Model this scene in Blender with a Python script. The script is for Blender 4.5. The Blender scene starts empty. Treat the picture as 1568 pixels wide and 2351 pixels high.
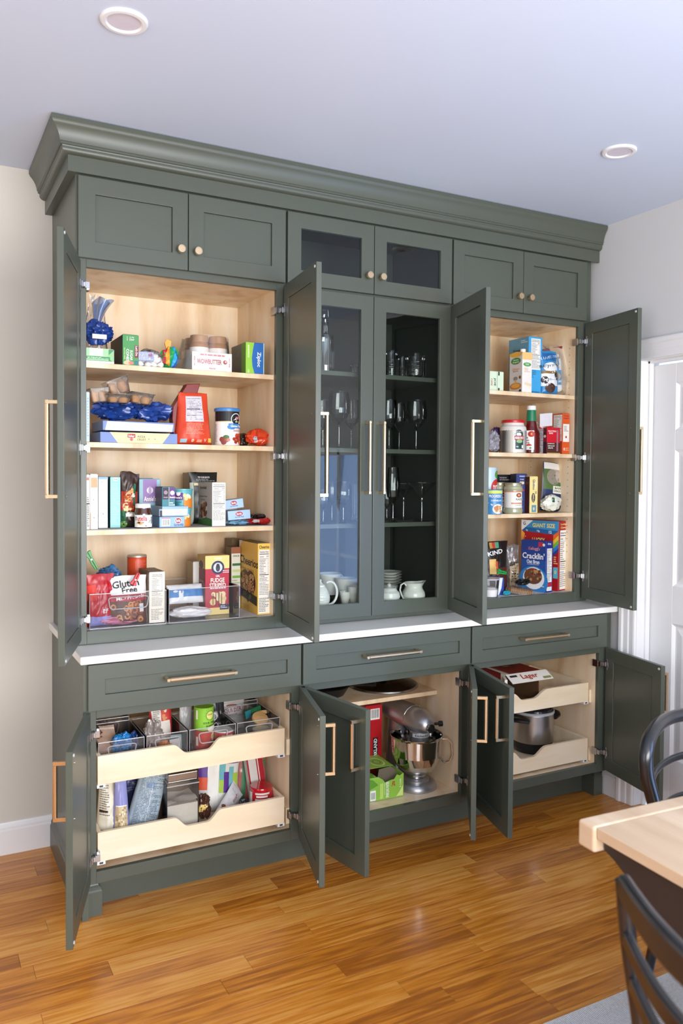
import bpy, bmesh, math, random
from math import sin, cos, pi, radians, sqrt, atan2
from mathutils import Vector, noise
random.seed(11)
SC = bpy.context.scene
COL = SC.collection
# ------------------------------------------------------------ camera, world, lights, exposure
CF, CPY = 1866.66458, 1142.74636
CO = Vector((-0.50859, -2.94274, 1.51862))
_yaw, _pit, _rol = 0.48624, -0.02801, 0.00692
_r = Vector((cos(_yaw), -sin(_yaw), 0)); _f = Vector((sin(_yaw), cos(_yaw), 0)); _u = Vector((0, 0, 1))
CFW = cos(_pit)*_f + sin(_pit)*_u
_u2 = -sin(_pit)*_f + cos(_pit)*_u
CR = cos(_rol)*_r + sin(_rol)*_u2
CU = -sin(_rol)*_r + cos(_rol)*_u2
cam = bpy.data.cameras.new('camera'); camo = bpy.data.objects.new('camera', cam); COL.objects.link(camo)
cam.sensor_fit = 'HORIZONTAL'; cam.sensor_width = 36; cam.lens = CF*36/1568
cam.shift_y = (CPY-1175.5)/1568
cam.clip_start = .05
from mathutils import Matrix
camo.matrix_world = Matrix(((CR.x, CU.x, -CFW.x, CO.x), (CR.y, CU.y, -CFW.y, CO.y), (CR.z, CU.z, -CFW.z, CO.z), (0, 0, 0, 1)))
cam.dof.use_dof = True; cam.dof.focus_distance = 3.2; cam.dof.aperture_fstop = 5.0
SC.camera = camo
SC.view_settings.view_transform = 'Standard'; SC.view_settings.look = 'None'
SC.view_settings.gamma = 1; SC.view_settings.use_curve_mapping = False
SC.view_settings.exposure = 0.45
try: SC.cycles.transparent_max_bounces = 28
except Exception: pass
w_ = bpy.data.worlds.new('world'); SC.world = w_; w_.use_nodes = True
w_.node_tree.nodes['Background'].inputs[0].default_value = (.62, .76, 1, 1)
w_.node_tree.nodes['Background'].inputs[1].default_value = 1.2
def area(name, loc, direc, sx, sy, power, col):
    l = bpy.data.lights.new(name, 'AREA'); l.shape = 'RECTANGLE'; l.size = sx; l.size_y = sy
    l.energy = power; l.color = col
    o = bpy.data.objects.new(name, l); COL.objects.link(o); o.location = loc
    o.rotation_euler = Vector(direc).to_track_quat('-Z', 'Y').to_euler()
    return o
# added frontal fill at the rear, cool right-wall window, warm light from the left
area('rear_window_light', (.25, -4.34, 1.40), (0, 1, .12), 2.7, 1.6, 135, (1, .985, .96))
area('right_window_light', (2.40, -3.15, .88), (-1, .12, .10), 2.15, 1.62, 42, (.32, .52, 1))
area('left_window_light', (-2.52, -2.3, 1.5), (1, .28, 0), 2.0, 1.7, 12, (1, .95, .87))

# ------------------------------------------------------------ measuring helpers: photo sight lines met with real planes
def xat(u, y, z):
    n = CF*CR-(u-784)*CFW; return CO.x-((y-CO.y)*n.y+(z-CO.z)*n.z)/n.x
def yat(u, x, z):
    n = CF*CR-(u-784)*CFW; return CO.y-((x-CO.x)*n.x+(z-CO.z)*n.z)/n.y
def zat(v, x, y):
    n = CF*CU+(v-CPY)*CFW; return CO.z-((x-CO.x)*n.x+(y-CO.y)*n.y)/n.z
# ------------------------------------------------------------ materials
def lin(h):
    h = h.lstrip('#'); r = []
    for i in (0, 2, 4):
        c = int(h[i:i+2], 16)/255; r.append(c/12.92 if c <= .04045 else ((c+.055)/1.055)**2.4)
    return (*r, 1)
_M = {}
def newmat(name):
    m = bpy.data.materials.new(name); m.use_nodes = True; nt = m.node_tree; nt.nodes.clear()
    out = nt.nodes.new('ShaderNodeOutputMaterial'); return m, nt, out
def N(nt, t, **k):
    n = nt.nodes.new(t)
    for a, b in k.items(): setattr(n, a, b)
    return n
def C(hexc, rough=.5, metal=0, var=.06, scale=30, coat=0, bump=0, bscale=200):
    key = (hexc, rough, metal, var, scale, coat, bump, bscale)
    if key in _M: return _M[key]
    m, nt, out = newmat('paint_'+hexc.strip('#')); p = N(nt, 'ShaderNodeBsdfPrincipled')
    c = lin(hexc); nt.links.new(p.outputs[0], out.inputs[0])
    tc = N(nt, 'ShaderNodeTexCoord'); no = N(nt, 'ShaderNodeTexNoise'); no.inputs['Scale'].default_value = scale
    nt.links.new(tc.outputs['Object'], no.inputs['Vector'])
    mx = N(nt, 'ShaderNodeMix', data_type='RGBA'); mx.inputs[6].default_value = tuple(x*(1-var) for x in c[:3])+(1,)
    mx.inputs[7].default_value = tuple(min(1, x*(1+var)) for x in c[:3])+(1,)
    nt.links.new(no.outputs[0], mx.inputs[0]); nt.links.new(mx.outputs[2], p.inputs['Base Color'])
    p.inputs['Roughness'].default_value = rough; p.inputs['Metallic'].default_value = metal
    p.inputs['Coat Weight'].default_value = coat; p.inputs['Coat Roughness'].default_value = .15
    if bump:
        n2 = N(nt, 'ShaderNodeTexNoise'); n2.inputs['Scale'].default_value = bscale; nt.links.new(tc.outputs['Object'], n2.inputs['Vector'])
        b = N(nt, 'ShaderNodeBump'); b.inputs['Strength'].default_value = bump; b.inputs['Distance'].default_value = .002
        nt.links.new(n2.outputs[0], b.inputs['Height']); nt.links.new(b.outputs[0], p.inputs['Normal'])
    _M[key] = m; return m
def wood(name, c1, c2, c3, stretch, rough=.45, rnd=0, scale=6, coat=0, figure=1.0, fs=None):
    """grain: noise stretched along one axis, with cathedral figure from a distorted band"""
    m, nt, out = newmat(name); p = N(nt, 'ShaderNodeBsdfPrincipled'); nt.links.new(p.outputs[0], out.inputs[0])
    L = nt.links.new
    tc = N(nt, 'ShaderNodeTexCoord'); mp = N(nt, 'ShaderNodeMapping'); mp.inputs['Scale'].default_value = stretch
    oi = N(nt, 'ShaderNodeObjectInfo')
    vm = N(nt, 'ShaderNodeVectorMath', operation='SCALE'); vm.inputs[0].default_value = (13, 7, 5)
    L(oi.outputs['Random'], vm.inputs['Scale'])
    va = N(nt, 'ShaderNodeVectorMath', operation='ADD'); L(tc.outputs['Object'], va.inputs[0])
    if rnd: L(vm.outputs[0], va.inputs[1])
    L(va.outputs[0], mp.inputs['Vector'])
    n1 = N(nt, 'ShaderNodeTexNoise'); n1.inputs['Scale'].default_value = scale; n1.inputs['Detail'].default_value = 6; n1.inputs['Roughness'].default_value = .6
    n1.inputs['Distortion'].default_value = .6*figure
    L(mp.outputs[0], n1.inputs['Vector'])
    n2 = N(nt, 'ShaderNodeTexNoise'); n2.inputs['Scale'].default_value = scale*.35; n2.inputs['Detail'].default_value = 2
    mp2 = N(nt, 'ShaderNodeMapping'); mp2.inputs['Scale'].default_value = fs or stretch; L(va.outputs[0], mp2.inputs['Vector'])
    L(mp2.outputs[0], n2.inputs['Vector'])
    mu = N(nt, 'ShaderNodeMath', operation='MULTIPLY'); mu.inputs[1].default_value = 9*figure; L(n2.outputs[0], mu.inputs[0])
    sn = N(nt, 'ShaderNodeMath', operation='SINE'); 
    mu2 = N(nt, 'ShaderNodeMath', operation='MULTIPLY'); mu2.inputs[1].default_value = 3.2; L(mu.outputs[0], mu2.inputs[0]); L(mu2.outputs[0], sn.inputs[0])
    ma = N(nt, 'ShaderNodeMath', operation='MULTIPLY_ADD'); ma.inputs[1].default_value = .13*figure; L(sn.outputs[0], ma.inputs[0]); L(n1.outputs[0], ma.inputs[2])
    fac = ma.outputs[0]
    if rnd:
        m3 = N(nt, 'ShaderNodeMath', operation='MULTIPLY_ADD'); m3.inputs[1].default_value = rnd; L(oi.outputs['Random'], m3.inputs[0])
        m4 = N(nt, 'ShaderNodeMath', operation='SUBTRACT'); m4.inputs[1].default_value = rnd*.5; L(fac, m4.inputs[0]); L(m4.outputs[0], m3.inputs[2]); fac = m3.outputs[0]
    cr = N(nt, 'ShaderNodeValToRGB'); e = cr.color_ramp.elements
    e[0].position = .22; e[0].color = lin(c1); e[1].position = .78; e[1].color = lin(c3)
    k = e.new(.5); k.color = lin(c2)
    L(fac, cr.inputs[0]); L(cr.outputs[0], p.inputs['Base Color'])
    p.inputs['Roughness'].default_value = rough; p.inputs['Coat Weight'].default_value = coat; p.inputs['Coat Roughness'].default_value = .12
    b = N(nt, 'ShaderNodeBump'); b.inputs['Strength'].default_value = .12; b.inputs['Distance'].default_value = .0008
    L(n1.outputs[0], b.inputs['Height']); L(b.outputs[0], p.inputs['Normal'])
    return m
def glassy(name, tint=(1, 1, 1), rough=.02, ior=1.45, edge=.0, base=0.0, edgecol=(.35, .4, .42), milk=0, milkcol=(.9, .9, .9)):
    """thin clear sheet: transparent and glossy shared out by Fresnel; edges of a round glass go darker"""
    m, nt, out = newmat(name); L = nt.links.new
    tr = N(nt, 'ShaderNodeBsdfTransparent'); gl = N(nt, 'ShaderNodeBsdfGlossy'); gl.inputs['Roughness'].default_value = rough
    fr = N(nt, 'ShaderNodeFresnel'); fr.inputs['IOR'].default_value = ior
    ad = N(nt, 'ShaderNodeMath', operation='ADD', use_clamp=True); ad.inputs[1].default_value = base; L(fr.outputs[0], ad.inputs[0])
    if edge:
        lw = N(nt, 'ShaderNodeLayerWeight'); lw.inputs[0].default_value = edge
        mx = N(nt, 'ShaderNodeMix', data_type='RGBA'); mx.inputs[6].default_value = (*tint, 1); mx.inputs[7].default_value = (*edgecol, 1)
        L(lw.outputs['Facing'], mx.inputs[0]); L(mx.outputs[2], tr.inputs[0])
    else: tr.inputs[0].default_value = (*tint, 1)
    ms = N(nt, 'ShaderNodeMixShader'); L(ad.outputs[0], ms.inputs[0]); L(tr.outputs[0], ms.inputs[1]); L(gl.outputs[0], ms.inputs[2])
    last = ms
    if milk:
        df = N(nt, 'ShaderNodeBsdfDiffuse'); df.inputs[0].default_value = (*milkcol, 1)
        m2 = N(nt, 'ShaderNodeMixShader'); m2.inputs[0].default_value = milk; L(ms.outputs[0], m2.inputs[1]); L(df.outputs[0], m2.inputs[2]); last = m2
    L(last.outputs[0], out.inputs[0]); return m
GREEN = C('#4e544a', .36, var=.02, scale=8, bump=.03, bscale=350)
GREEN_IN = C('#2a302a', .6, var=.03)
MAPLE = wood('maple_veneer', '#d6b38b', '#ebd2ae', '#f4e2c8', (1.2, 1.2, .22), .42, scale=9)
MAPLE_H = wood('maple_solid', '#e2c8a4', '#eedab9', '#f5e6cd', (.25, 1.5, 1.5), .42, rnd=.12, scale=9, figure=.6)
OAK = wood('oak_floor', '#985616', '#c47a22', '#d89a48', (.06, 1.6, 1.6), .30, rnd=.42, scale=55, coat=.25, figure=.75, fs=(.13, 1.5, 1.5))
BRASS = C('#dcc4a0', .28, 1, .05, 60)
STEEL = C('#a9a9ab', .24, 1, .05)
WALL = C('#cdc9c0', .75, var=.01, scale=3, bump=.05, bscale=120)
WALLR = C('#cfcfd0', .75, var=.01, scale=3, bump=.05, bscale=120)
CEIL = C('#ccd7ea', .8, var=.01, scale=3)
TRIM = C('#e8e8ea', .35, var=.01)
QUARTZ = C('#efeeea', .22, var=.03, scale=4)
PANE = glassy('window_glass', (.92, .95, .94), 0, 1.4)
CLEAR = glassy('clear_glass', (.99, .99, .99), .01, 1.5, edge=.12, base=.03, edgecol=(.78, .82, .82))
ACRYL = glassy('clear_acrylic', (.96, .96, .97), .04, 1.4, edge=.12, base=.0, edgecol=(.7, .7, .72), milk=.015)
FILM = glassy('clear_film', (.97, .97, .97), .10, 1.4, edge=.3, base=.03, edgecol=(.82, .82, .83), milk=.05)
BLACK = C('#15171a', .35)
# ------------------------------------------------------------ mesh helpers
class MB:
    def __init__(s): s.v = []; s.f = []; s.m = []; s.mats = []
    def mi(s, mat):
        if isinstance(mat, str): mat = C(mat)
        if mat not in s.mats: s.mats.append(mat)
        return s.mats.index(mat)
    def add(s, vs, fs, mat):
        k = len(s.v); i = s.mi(mat); s.v += [tuple(v) for v in vs]
        for f in fs: s.f.append(tuple(a+k for a in f)); s.m.append(i)
        return s
    def box(s, a, b, mat):
        x0, y0, z0 = [min(p, q) for p, q in zip(a, b)]; x1, y1, z1 = [max(p, q) for p, q in zip(a, b)]
        return s.add([(x0, y0, z0), (x1, y0, z0), (x1, y1, z0), (x0, y1, z0), (x0, y0, z1), (x1, y0, z1), (x1, y1, z1), (x0, y1, z1)],
                     [(0, 3, 2, 1), (4, 5, 6, 7), (0, 1, 5, 4), (1, 2, 6, 5), (2, 3, 7, 6), (3, 0, 4, 7)], mat)
    def prism(s, pts, ax, lo, hi, mat):
        """pts: outline in the two other axes (kept in order), swept along axis ax"""
        def q(p, h):
            p = list(p); p.insert(ax, h); return tuple(p)
        n = len(pts)
        return s.add([q(p, lo) for p in pts]+[q(p, hi) for p in pts],
                     [tuple(range(n)), tuple(range(2*n-1, n-1, -1))]+[(i, (i+1) % n, n+(i+1) % n, n+i) for i in range(n)], mat)
    def grid(s, fn, nu, nv, mat, cu=False, cv=False):
        """fn(i/nu, j/nv) -> point"""
        a = nu if cu else nu+1; b = nv if cv else nv+1
        vs = [fn(i/nu, j/nv) for i in range(a) for j in range(b)]
        fs = [(i*b+j, ((i+1) % a)*b+j, ((i+1) % a)*b+(j+1) % b, i*b+(j+1) % b) for i in range(nu) for j in range(nv)]
        return s.add(vs, fs, mat)
    def lathe(s, prof, mat, c=(0, 0, 0), n=28, sx=1, sy=1):
        """prof: (r, z) or (r, z, material)"""
        for k in range(len(prof)-1):
            (r0, z0), (r1, z1) = prof[k][:2], prof[k+1][:2]
            mm = prof[k][2] if len(prof[k]) > 2 else mat
            vs = [(c[0]+r*cos(2*pi*i/n)*sx, c[1]+r*sin(2*pi*i/n)*sy, c[2]+z) for r, z in ((r0, z0), (r1, z1)) for i in range(n)]
            s.add(vs, [(i, (i+1) % n, n+(i+1) % n, n+i) for i in range(n)], mm)
        return s
    def tube(s, path, r, mat, n=8, closed=False, caps=True, flat=1, up=None):
        P = [Vector(p) for p in path]; L = len(P); rr = r if isinstance(r, (list, tuple)) else [r]*L
        vs = []; pn = None
        for i in range(L):
            if closed: t = (P[(i+1) % L]-P[i-1])
            else: t = P[min(i+1, L-1)]-P[max(i-1, 0)]
            t.normalize()
            if pn is None:
                a = Vector(up) if up else (Vector((0, 0, 1)) if abs(t.z) < .9 else Vector((1, 0, 0)))
                pn = (a-t*a.dot(t)).normalized()
            else:
                pn = (pn-t*pn.dot(t)).normalized()
            b = t.cross(pn)
            for k in range(n):
                an = 2*pi*k/n+pi/n; vs.append(P[i]+(pn*cos(an)+b*sin(an)*flat)*rr[i])
        m = L if closed else L-1
        fs = [(i*n+k, i*n+(k+1) % n, ((i+1) % L)*n+(k+1) % n, ((i+1) % L)*n+k) for i in range(m) for k in range(n)]
        if not closed and caps: fs += [tuple(range(n-1, -1, -1)), tuple((L-1)*n+k for k in range(n))]
        return s.add(vs, fs, mat)
    def disc(s, c, r, nrm, mat, n=10):
        nv = Vector(nrm).normalized(); a = nv.orthogonal().normalized(); b = nv.cross(a)
        return s.add([Vector(c)+(a*cos(2*pi*i/n)+b*sin(2*pi*i/n))*r for i in range(n)], [tuple(range(n))], mat)
    def rod(s, a, b, r, mat, n=12): return s.tube([a, b], r, mat, n)
    def build(s, name, parent=None, loc=None, rot=None, smooth=False, bevel=0, world=False, merge=False, label=None, kind=None, seg=2):
        off = Vector((0, 0, 0))
        if world and parent is not None:
            off = Vector(parent.location); q = parent.parent
            while q: off += Vector(q.location); q = q.parent
        me = bpy.data.meshes.new(name); me.from_pydata([tuple(Vector(v)-off) for v in s.v], [], s.f)
        for m in s.mats: me.materials.append(m)
        me.polygons.foreach_set('material_index', s.m)
        bm = bmesh.new(); bm.from_mesh(me)
        if merge: bmesh.ops.remove_doubles(bm, verts=bm.verts, dist=1e-5)
        bmesh.ops.recalc_face_normals(bm, faces=bm.faces); bm.to_mesh(me); bm.free()
        if smooth:
            me.polygons.foreach_set('use_smooth', [True]*len(me.polygons))
            me.set_sharp_from_angle(angle=radians(smooth if smooth > 1 else 40))
        o = bpy.data.objects.new(name, me); COL.objects.link(o)
        if parent is not None: o.parent = parent
        if loc: o.location = loc
        if rot: o.rotation_euler = rot
        if bevel:
            b = o.modifiers.new('bevel', 'BEVEL'); b.width = bevel; b.segments = seg; b.limit_method = 'ANGLE'
        if label: o['label'] = label
        if kind: o['kind'] = kind
        return o
def thing(name, label, cat, loc=(0, 0, 0), rot=0, group=None):
    o = bpy.data.objects.new(name, None); COL.objects.link(o); o.empty_display_size = .05
    o.location = loc; o.rotation_euler = rot if isinstance(rot, tuple) else (0, 0, rot)
    o['label'] = label; o['category'] = cat
    if group: o['group'] = group
    return o
def tag(o, label, cat, group=None):
    o['label'] = label; o['category'] = cat
    if group: o['group'] = group
    return o
# ------------------------------------------------------------ the room
ZC = 2.715; YB = .512; XR = 2.43; XL = -2.6; YR = -4.4
def shell(name, parts, mat):
    m = MB()
    for a, b in parts: m.box(a, b, mat)
    return m.build(name, kind='structure')
shell('wall_back', [((XL-.1, YB, 0), (XR+.1, YB+.1, ZC))], WALL)
shell('ceiling', [((XL-.1, YR-.1, ZC), (XR+.1, YB+.1, ZC+.1))], CEIL)
# right wall: door opening y -1.15..-.29, window opening y -3.35..-2.15
DY0, DY1, DZ = -.29, -1.11, 2.05
shell('wall_right', [((XR, DY0, 0), (XR+.12, YB, ZC)), ((XR, DY1, DZ), (XR+.12, DY0, ZC)), ((XR, -2.05, 0), (XR+.12, DY1, ZC)),
      ((XR, -4.28, 0), (XR+.12, -2.05, .05)), ((XR, -4.28, 1.72), (XR+.12, -2.05, ZC)), ((XR, YR, 0), (XR+.12, -4.28, ZC))], WALLR)
shell('wall_left', [((XL-.1, YR, 0), (XL, YB, .65)), ((XL-.1, YR, 2.35), (XL, YB, ZC)), ((XL-.1, -1.3, .65), (XL, YB, 2.35)), ((XL-.1, YR, .65), (XL, -3.3, 2.35))], WALL)
shell('wall_rear', [((XL-.1, YR-.1, 0), (XR+.1, YR, .5)), ((XL-.1, YR-.1, 2.3), (XR+.1, YR, ZC)), ((XL-.1, YR-.1, .5), (-1.25, YR, 2.3)), ((1.75, YR-.1, .5), (XR+.1, YR, 2.3))], WALL)
def window(name, ax, pl, a0, a1, z0, z1, n):
    m = MB(); t = .045
    def bx(p0, q0, p1, q1, dp=.03):
        if ax == 0: m.box((pl-dp, p0, q0), (pl+dp, p1, q1), TRIM)
        else: m.box((p0, pl-dp, q0), (p1, pl+dp, q1), TRIM)
    bx(a0, z0, a0+t, z1); bx(a1-t, z0, a1, z1); bx(a0, z0, a1, z0+t); bx(a0, z1-t, a1, z1)
    for i in range(1, n): c = a0+(a1-a0)*i/n; bx(c-t/2, z0, c+t/2, z1)
    bx(a0, (z0+z1)/2-.015, a1, (z0+z1)/2+.015, .02)
    return m.build(name, kind='structure', bevel=.004)
window('window_1', 0, XR+.08, -4.28, -2.05, .05, 1.72, 3)
window('window_2', 1, YR-.06, -1.25, 1.75, .5, 2.3, 4)  # unseen rear window, placed and sized to hold the added frontal fill
window('window_3', 0, XL-.06, -3.3, -1.3, .65, 2.35, 3)
# oak strip floor: every board in view is a part
FL = MB().box((XL, YR, -.06), (XR+.1, YB, -.02), '#5a3c1e').build('floor', kind='structure')
PW = .083
def plank_rows():
    rng = random.Random(5); y = YB; r = 0
    while y > YR:
        x = XL-rng.random()*.6
        while x < XR:
            L = rng.uniform(.45, 1.5); yield r, max(x, XL), min(x+L, XR+.06), y-PW, y; x += L
        y -= PW; r += 1
rest = MB(); cnt = 0; _pm = {}
for r, xa, xb, ya, yb in plank_rows():
    seen = yb < YB+.01 and ya > -2.35 and xb > -1.1-(-ya)*.1 and cnt < 270 and xa < 2.43
    if xb-xa < .03: continue
    if seen:
        L = round((xb-xa)/.05)*.05
        m = MB().box((0, 0, -.02), (xb-xa-.0007, PW-.0007, 0), OAK)
        m.build('plank', FL, loc=(xa, ya, 0), bevel=.0006, seg=1); cnt += 1
    else: rest.box((xa, ya, -.02), (xb-.0007, yb-.0007, 0), OAK)
rest.build('plank', FL, kind='stuff')
# baseboards
def base_prof(): return [(0, 0), (.016, 0), (.016, .095), (.012, .1), (.012, .108), (.006, .118), (.004, .125), (0, .125)]
MB().prism([(YB-a, b) for a, b in base_prof()], 0, XL, -.012, TRIM).build('baseboard_back', kind='structure')
MB().prism([(XR-a, b) for a, b in base_prof()], 1, -.2, -.11, TRIM).build('baseboard_right', kind='structure')
MB().prism([(XR-a, b) for a, b in base_prof()], 1, YR, -1.2, TRIM).build('baseboard_right', kind='structure')
# panelled white door in the right wall, with casing
dm = MB(); LX = XR+.075
dm.box((LX+.012, DY1+.005, .01), (LX+.04, DY0-.002, DZ-.022), TRIM)
rows = [(.25, .86), (1.03, 1.64), (1.73, 1.94)]; lw = (DY0-.002)-(DY1+.005)
ys = [DY0-.002, DY0-.135, DY0-.135-.245, DY0-.135-.245-.08, DY1+.12, DY1+.005]
dl = MB()
zs = [.01, .25, .86, 1.03, 1.64, 1.73, 1.94, DZ-.022]
for k in (0, 2, 4): dl.box((LX, ys[k+1], .01), (LX+.012, ys[k], DZ-.022), TRIM)
for k in (1, 3):
    for q in (0, 2, 4, 6): dl.box((LX, ys[k+1], zs[q]), (LX+.012, ys[k], zs[q+1]), TRIM)
door = dm.build('door_1', kind='structure'); dl.build('door_rail_and_stile', door, bevel=.002)
for k in (1, 3):
    for z0, z1 in rows:
        a, b = ys[k+1], ys[k]; p = MB()
        # raised field with sloping edge and an inner moulding
        def ring(i, x): return [(x, a+i, z0+i), (x, b-i, z0+i), (x, b-i, z1-i), (x, a+i, z1-i)]
        R_ = ring(0, LX+.001)+ring(.012, LX+.011)+ring(.02, LX+.011)+ring(.05, LX+.004)
        fs = [(4*l+i, 4*l+(i+1) % 4, 4*l+4+(i+1) % 4, 4*l+4+i) for l in range(3) for i in range(4)]+[(12, 13, 14, 15)]
        p.add(R_, fs, TRIM).build('door_panel', door)
tr = MB()
tr.box((XR-.001, DY0-.004, 0), (XR+.0745, DY0+.001, DZ), TRIM).box((XR-.001, DY1-.001, 0), (XR+.0745, DY1+.004, DZ), TRIM).box((XR-.001, DY1, DZ-.004), (XR+.0745, DY0, DZ+.001), TRIM)
tr.box((XR+.045, DY0-.014, 0), (XR+.07, DY0, DZ), TRIM).box((XR+.045, DY1, 0), (XR+.07, DY1+.014, DZ), TRIM).box((XR+.045, DY1, DZ-.014), (XR+.07, DY0, DZ), TRIM)
cas = [(0, 0), (.012, 0), (.014, .008), (.013, .03), (.017, .036), (.018, .06), (.024, .068), (.024, .084), (.018, .09), (0, .09)]
tr.prism([(XR-a, DY0+b) for a, b in cas], 2, 0, DZ+.09, TRIM)
tr.prism([(XR-a, DY1-b) for a, b in cas], 2, 0, DZ+.09, TRIM)
tr.prism([(XR-a, DZ+b) for a, b in cas], 1, DY1-.09, DY0+.09, TRIM)
tr.build('trim_1', kind='structure', bevel=.0015)
# recessed ceiling lights (switched off)
for i, (x, y, lb) in enumerate(((-.004, -.74, 'round white recessed ceiling light above the left end, nearer to the camera'),
                                (1.796, -.745, 'round white recessed ceiling light near the right wall'))):
    t = thing('ceiling_light', lb, 'ceiling light', (x, y, ZC), group='recessed ceiling lights')
    MB().lathe([(.062, 0), (.062, -.004), (.058, -.0075), (.048, -.008), (.044, -.004), (.043, .0)], TRIM, n=48).build('trim_ring', t, smooth=60)
    MB().lathe([(.0001, -.0035), (.044, -.0035), (.044, 0), (.0001, 0)], C('#d2cdd8', .6), n=40).build('diffuser', t)
# ------------------------------------------------------------ cabinets
W = .788; XE = 2.404
def shaker(m, x0, x1, z0, z1, yf, yb, rl, mat, rail=None, glass=False):
    """frame-and-panel front; yf outer face, yb inner face"""
    rr = rail or rl; s = 1 if x1 > x0 else -1; mid = (yf+yb)/2; h = abs(yb-yf)
    xa, xb, xc, xd = x0, x0+s*rl, x1-s*rl, x1; za, zb, zc, zd = z0, z0+rr, z1-rr, z1
    V = [(x, y, z) for y in (yf, yb) for x, z in ((xa, za), (xd, za), (xd, zd), (xa, zd), (xb, zb), (xc, zb), (xc, zc), (xb, zc))]
    F = []
    for i in range(4):
        j = (i+1) % 4; F += [(i, j, 4+j, 4+i), (8+i, 8+j, 12+j, 12+i), (i, j, 8+j, 8+i), (4+i, 4+j, 12+j, 12+i)]
    m.add(V, F, mat)
    if not glass: m.box((x0+s*(rl-.0), yf+h*.44, z0+rr-.0), (x1-s*(rl-.0), yb-h*.20, z1-rr+.0), mat)
def bar_handle(parent, p0, p1, out, label=None):
    """square posts with a knurled bar between; p0,p1 on the face, out = offset vector of the bar"""
    m = MB(); p0 = Vector(p0); p1 = Vector(p1); o = Vector(out); d = (p1-p0).normalized()
    for p in (p0, p1):
        c = p+o; sx = [.0055, .0055, .0055]
        a = Vector([min(p[i], c[i])-sx[i] for i in range(3)]); b = Vector([max(p[i], c[i])+sx[i] for i in range(3)])
        k = max(range(3), key=lambda i: abs(o[i]))
        if o[k] < 0: b[k] = p[k]
        else: a[k] = p[k]
        m.box(a, b, BRASS)
    q0 = p0+o-d*.006; q1 = p1+o+d*.006
    m.rod(q0, p0+o+d*.006, .0058, BRASS, 10).rod(p1+o-d*.006, q1, .0058, BRASS, 10)
    m.rod(p0+o+d*.006, p1+o-d*.006, .0079, BRASS, 8)
    m.build('handle', parent, bevel=.0006, label=label, seg=1)
def knob(parent, x, y, z):
    m = MB(); n = 24
    prof = [(.007, 0), (.006, .012), (.0135, .014), (.0148, .016), (.0148, .024), (.0138, .0268), (.012, .0268), (.0115, .0256), (.0001, .0256)]
    for k in range(len(prof)-1):
        (r0, h0), (r1, h1) = prof[k], prof[k+1]
        vs = [(x+r*cos(2*pi*i/n), y-h, z+r*sin(2*pi*i/n)) for r, h in ((r0, h0), (r1, h1)) for i in range(n)]
        m.add(vs, [(i, (i+1) % n, n+(i+1) % n, n+i) for i in range(n)], BRASS)
    m.build('knob', parent, smooth=35)
def door_(parent, s, hx, hy, ang, w, z0, z1, hz=None, hinges=(), glass=False, knobz=None, hl=.06, label=None):
    """s=+1 hinged on its left edge, -1 on its right; local frame sits on the hinge line, inner face y=0"""
    po = parent.location; h = z1-z0; m = MB()
    shaker(m, 0, s*w, 0, h, -.02, 0, .058, GREEN, glass=glass)
    o = m.build('door', parent, loc=(hx-po.x, hy-po.y, z0-po.z), rot=(0, 0, -s*radians(ang)), bevel=.0014, label=label)
    if glass: MB().box((s*.052, -.012, .052), (s*(w-.052), -.008, h-.052), PANE).build('glass_pane', o)
    if hz: bar_handle(o, (s*(w-.033), -.02, hz[0]-z0), (s*(w-.033), -.02, hz[1]-z0), (0, -.034, 0))
    if knobz: knob(o, s*(w-.03), -.02, knobz-z0)
    for z in hinges:
        g = MB(); zz = z-z0
        g.box((s*.008, 0, zz-.026), (s*.018, .0025, zz+.026), STEEL).box((s*.006, 0, zz-.012), (s*.03, .006, zz+.012), STEEL)
        g.rod((s*.008, .006, zz-.011), (s*.008, .006, zz+.011), .004, STEEL, 8)
        g.disc((s*.014, .0028, zz+.02), .003, (0, 1, 0), '#777777', 8).disc((s*.014, .0028, zz-.02), .003, (0, 1, 0), '#777777', 8)
        g.build('hinge', o, bevel=.0008, seg=1)
        a = MB(); xx = hx+s*.022
        a.box((xx, hy+.016, z-.016), (xx+s*.011, hy+.05, z+.016), STEEL).box((xx-s*.008, hy-.0, z-.011), (xx+s*.009, hy+.02, z+.011), STEEL)
        a.box((xx-s*.018, hy-.004, z-.008), (xx-s*.006, hy+.008, z+.008), STEEL).disc((xx-s*.0005, hy+.03, z), .004, (-s, 0, 0), '#555555', 8)
        a.build('hinge_arm', parent, world=True, bevel=.0008, seg=1)
    if hinges:
        for zz in (.014, h-.014): MB().rod((s*(w-.014), 0, zz), (s*(w-.014), .003, zz), .005, C('#c9ccc8', .3), 10).build('bumper', o)
        if hz:
            for zz in (hz[0]-z0, hz[1]-z0): MB().rod((s*(w-.033), 0, zz), (s*(w-.033), .0018, zz), .0038, STEEL, 10).build('screw', o)
    return o
UZ0, UZ1, TZ0, TZ1 = .932, 2.254, 2.265, 2.5445
def pins(t, x, nx, ys_, z0, z1, mat='#8a6a4a'):
    m = MB(); z = z0
    while z < z1:
        for y in ys_: m.disc((x+nx*.0004, y, z), .0026, (nx, 0, 0), mat, 6)
        z += .032
    m.build('pin_hole', t, world=True, kind='stuff')
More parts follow.
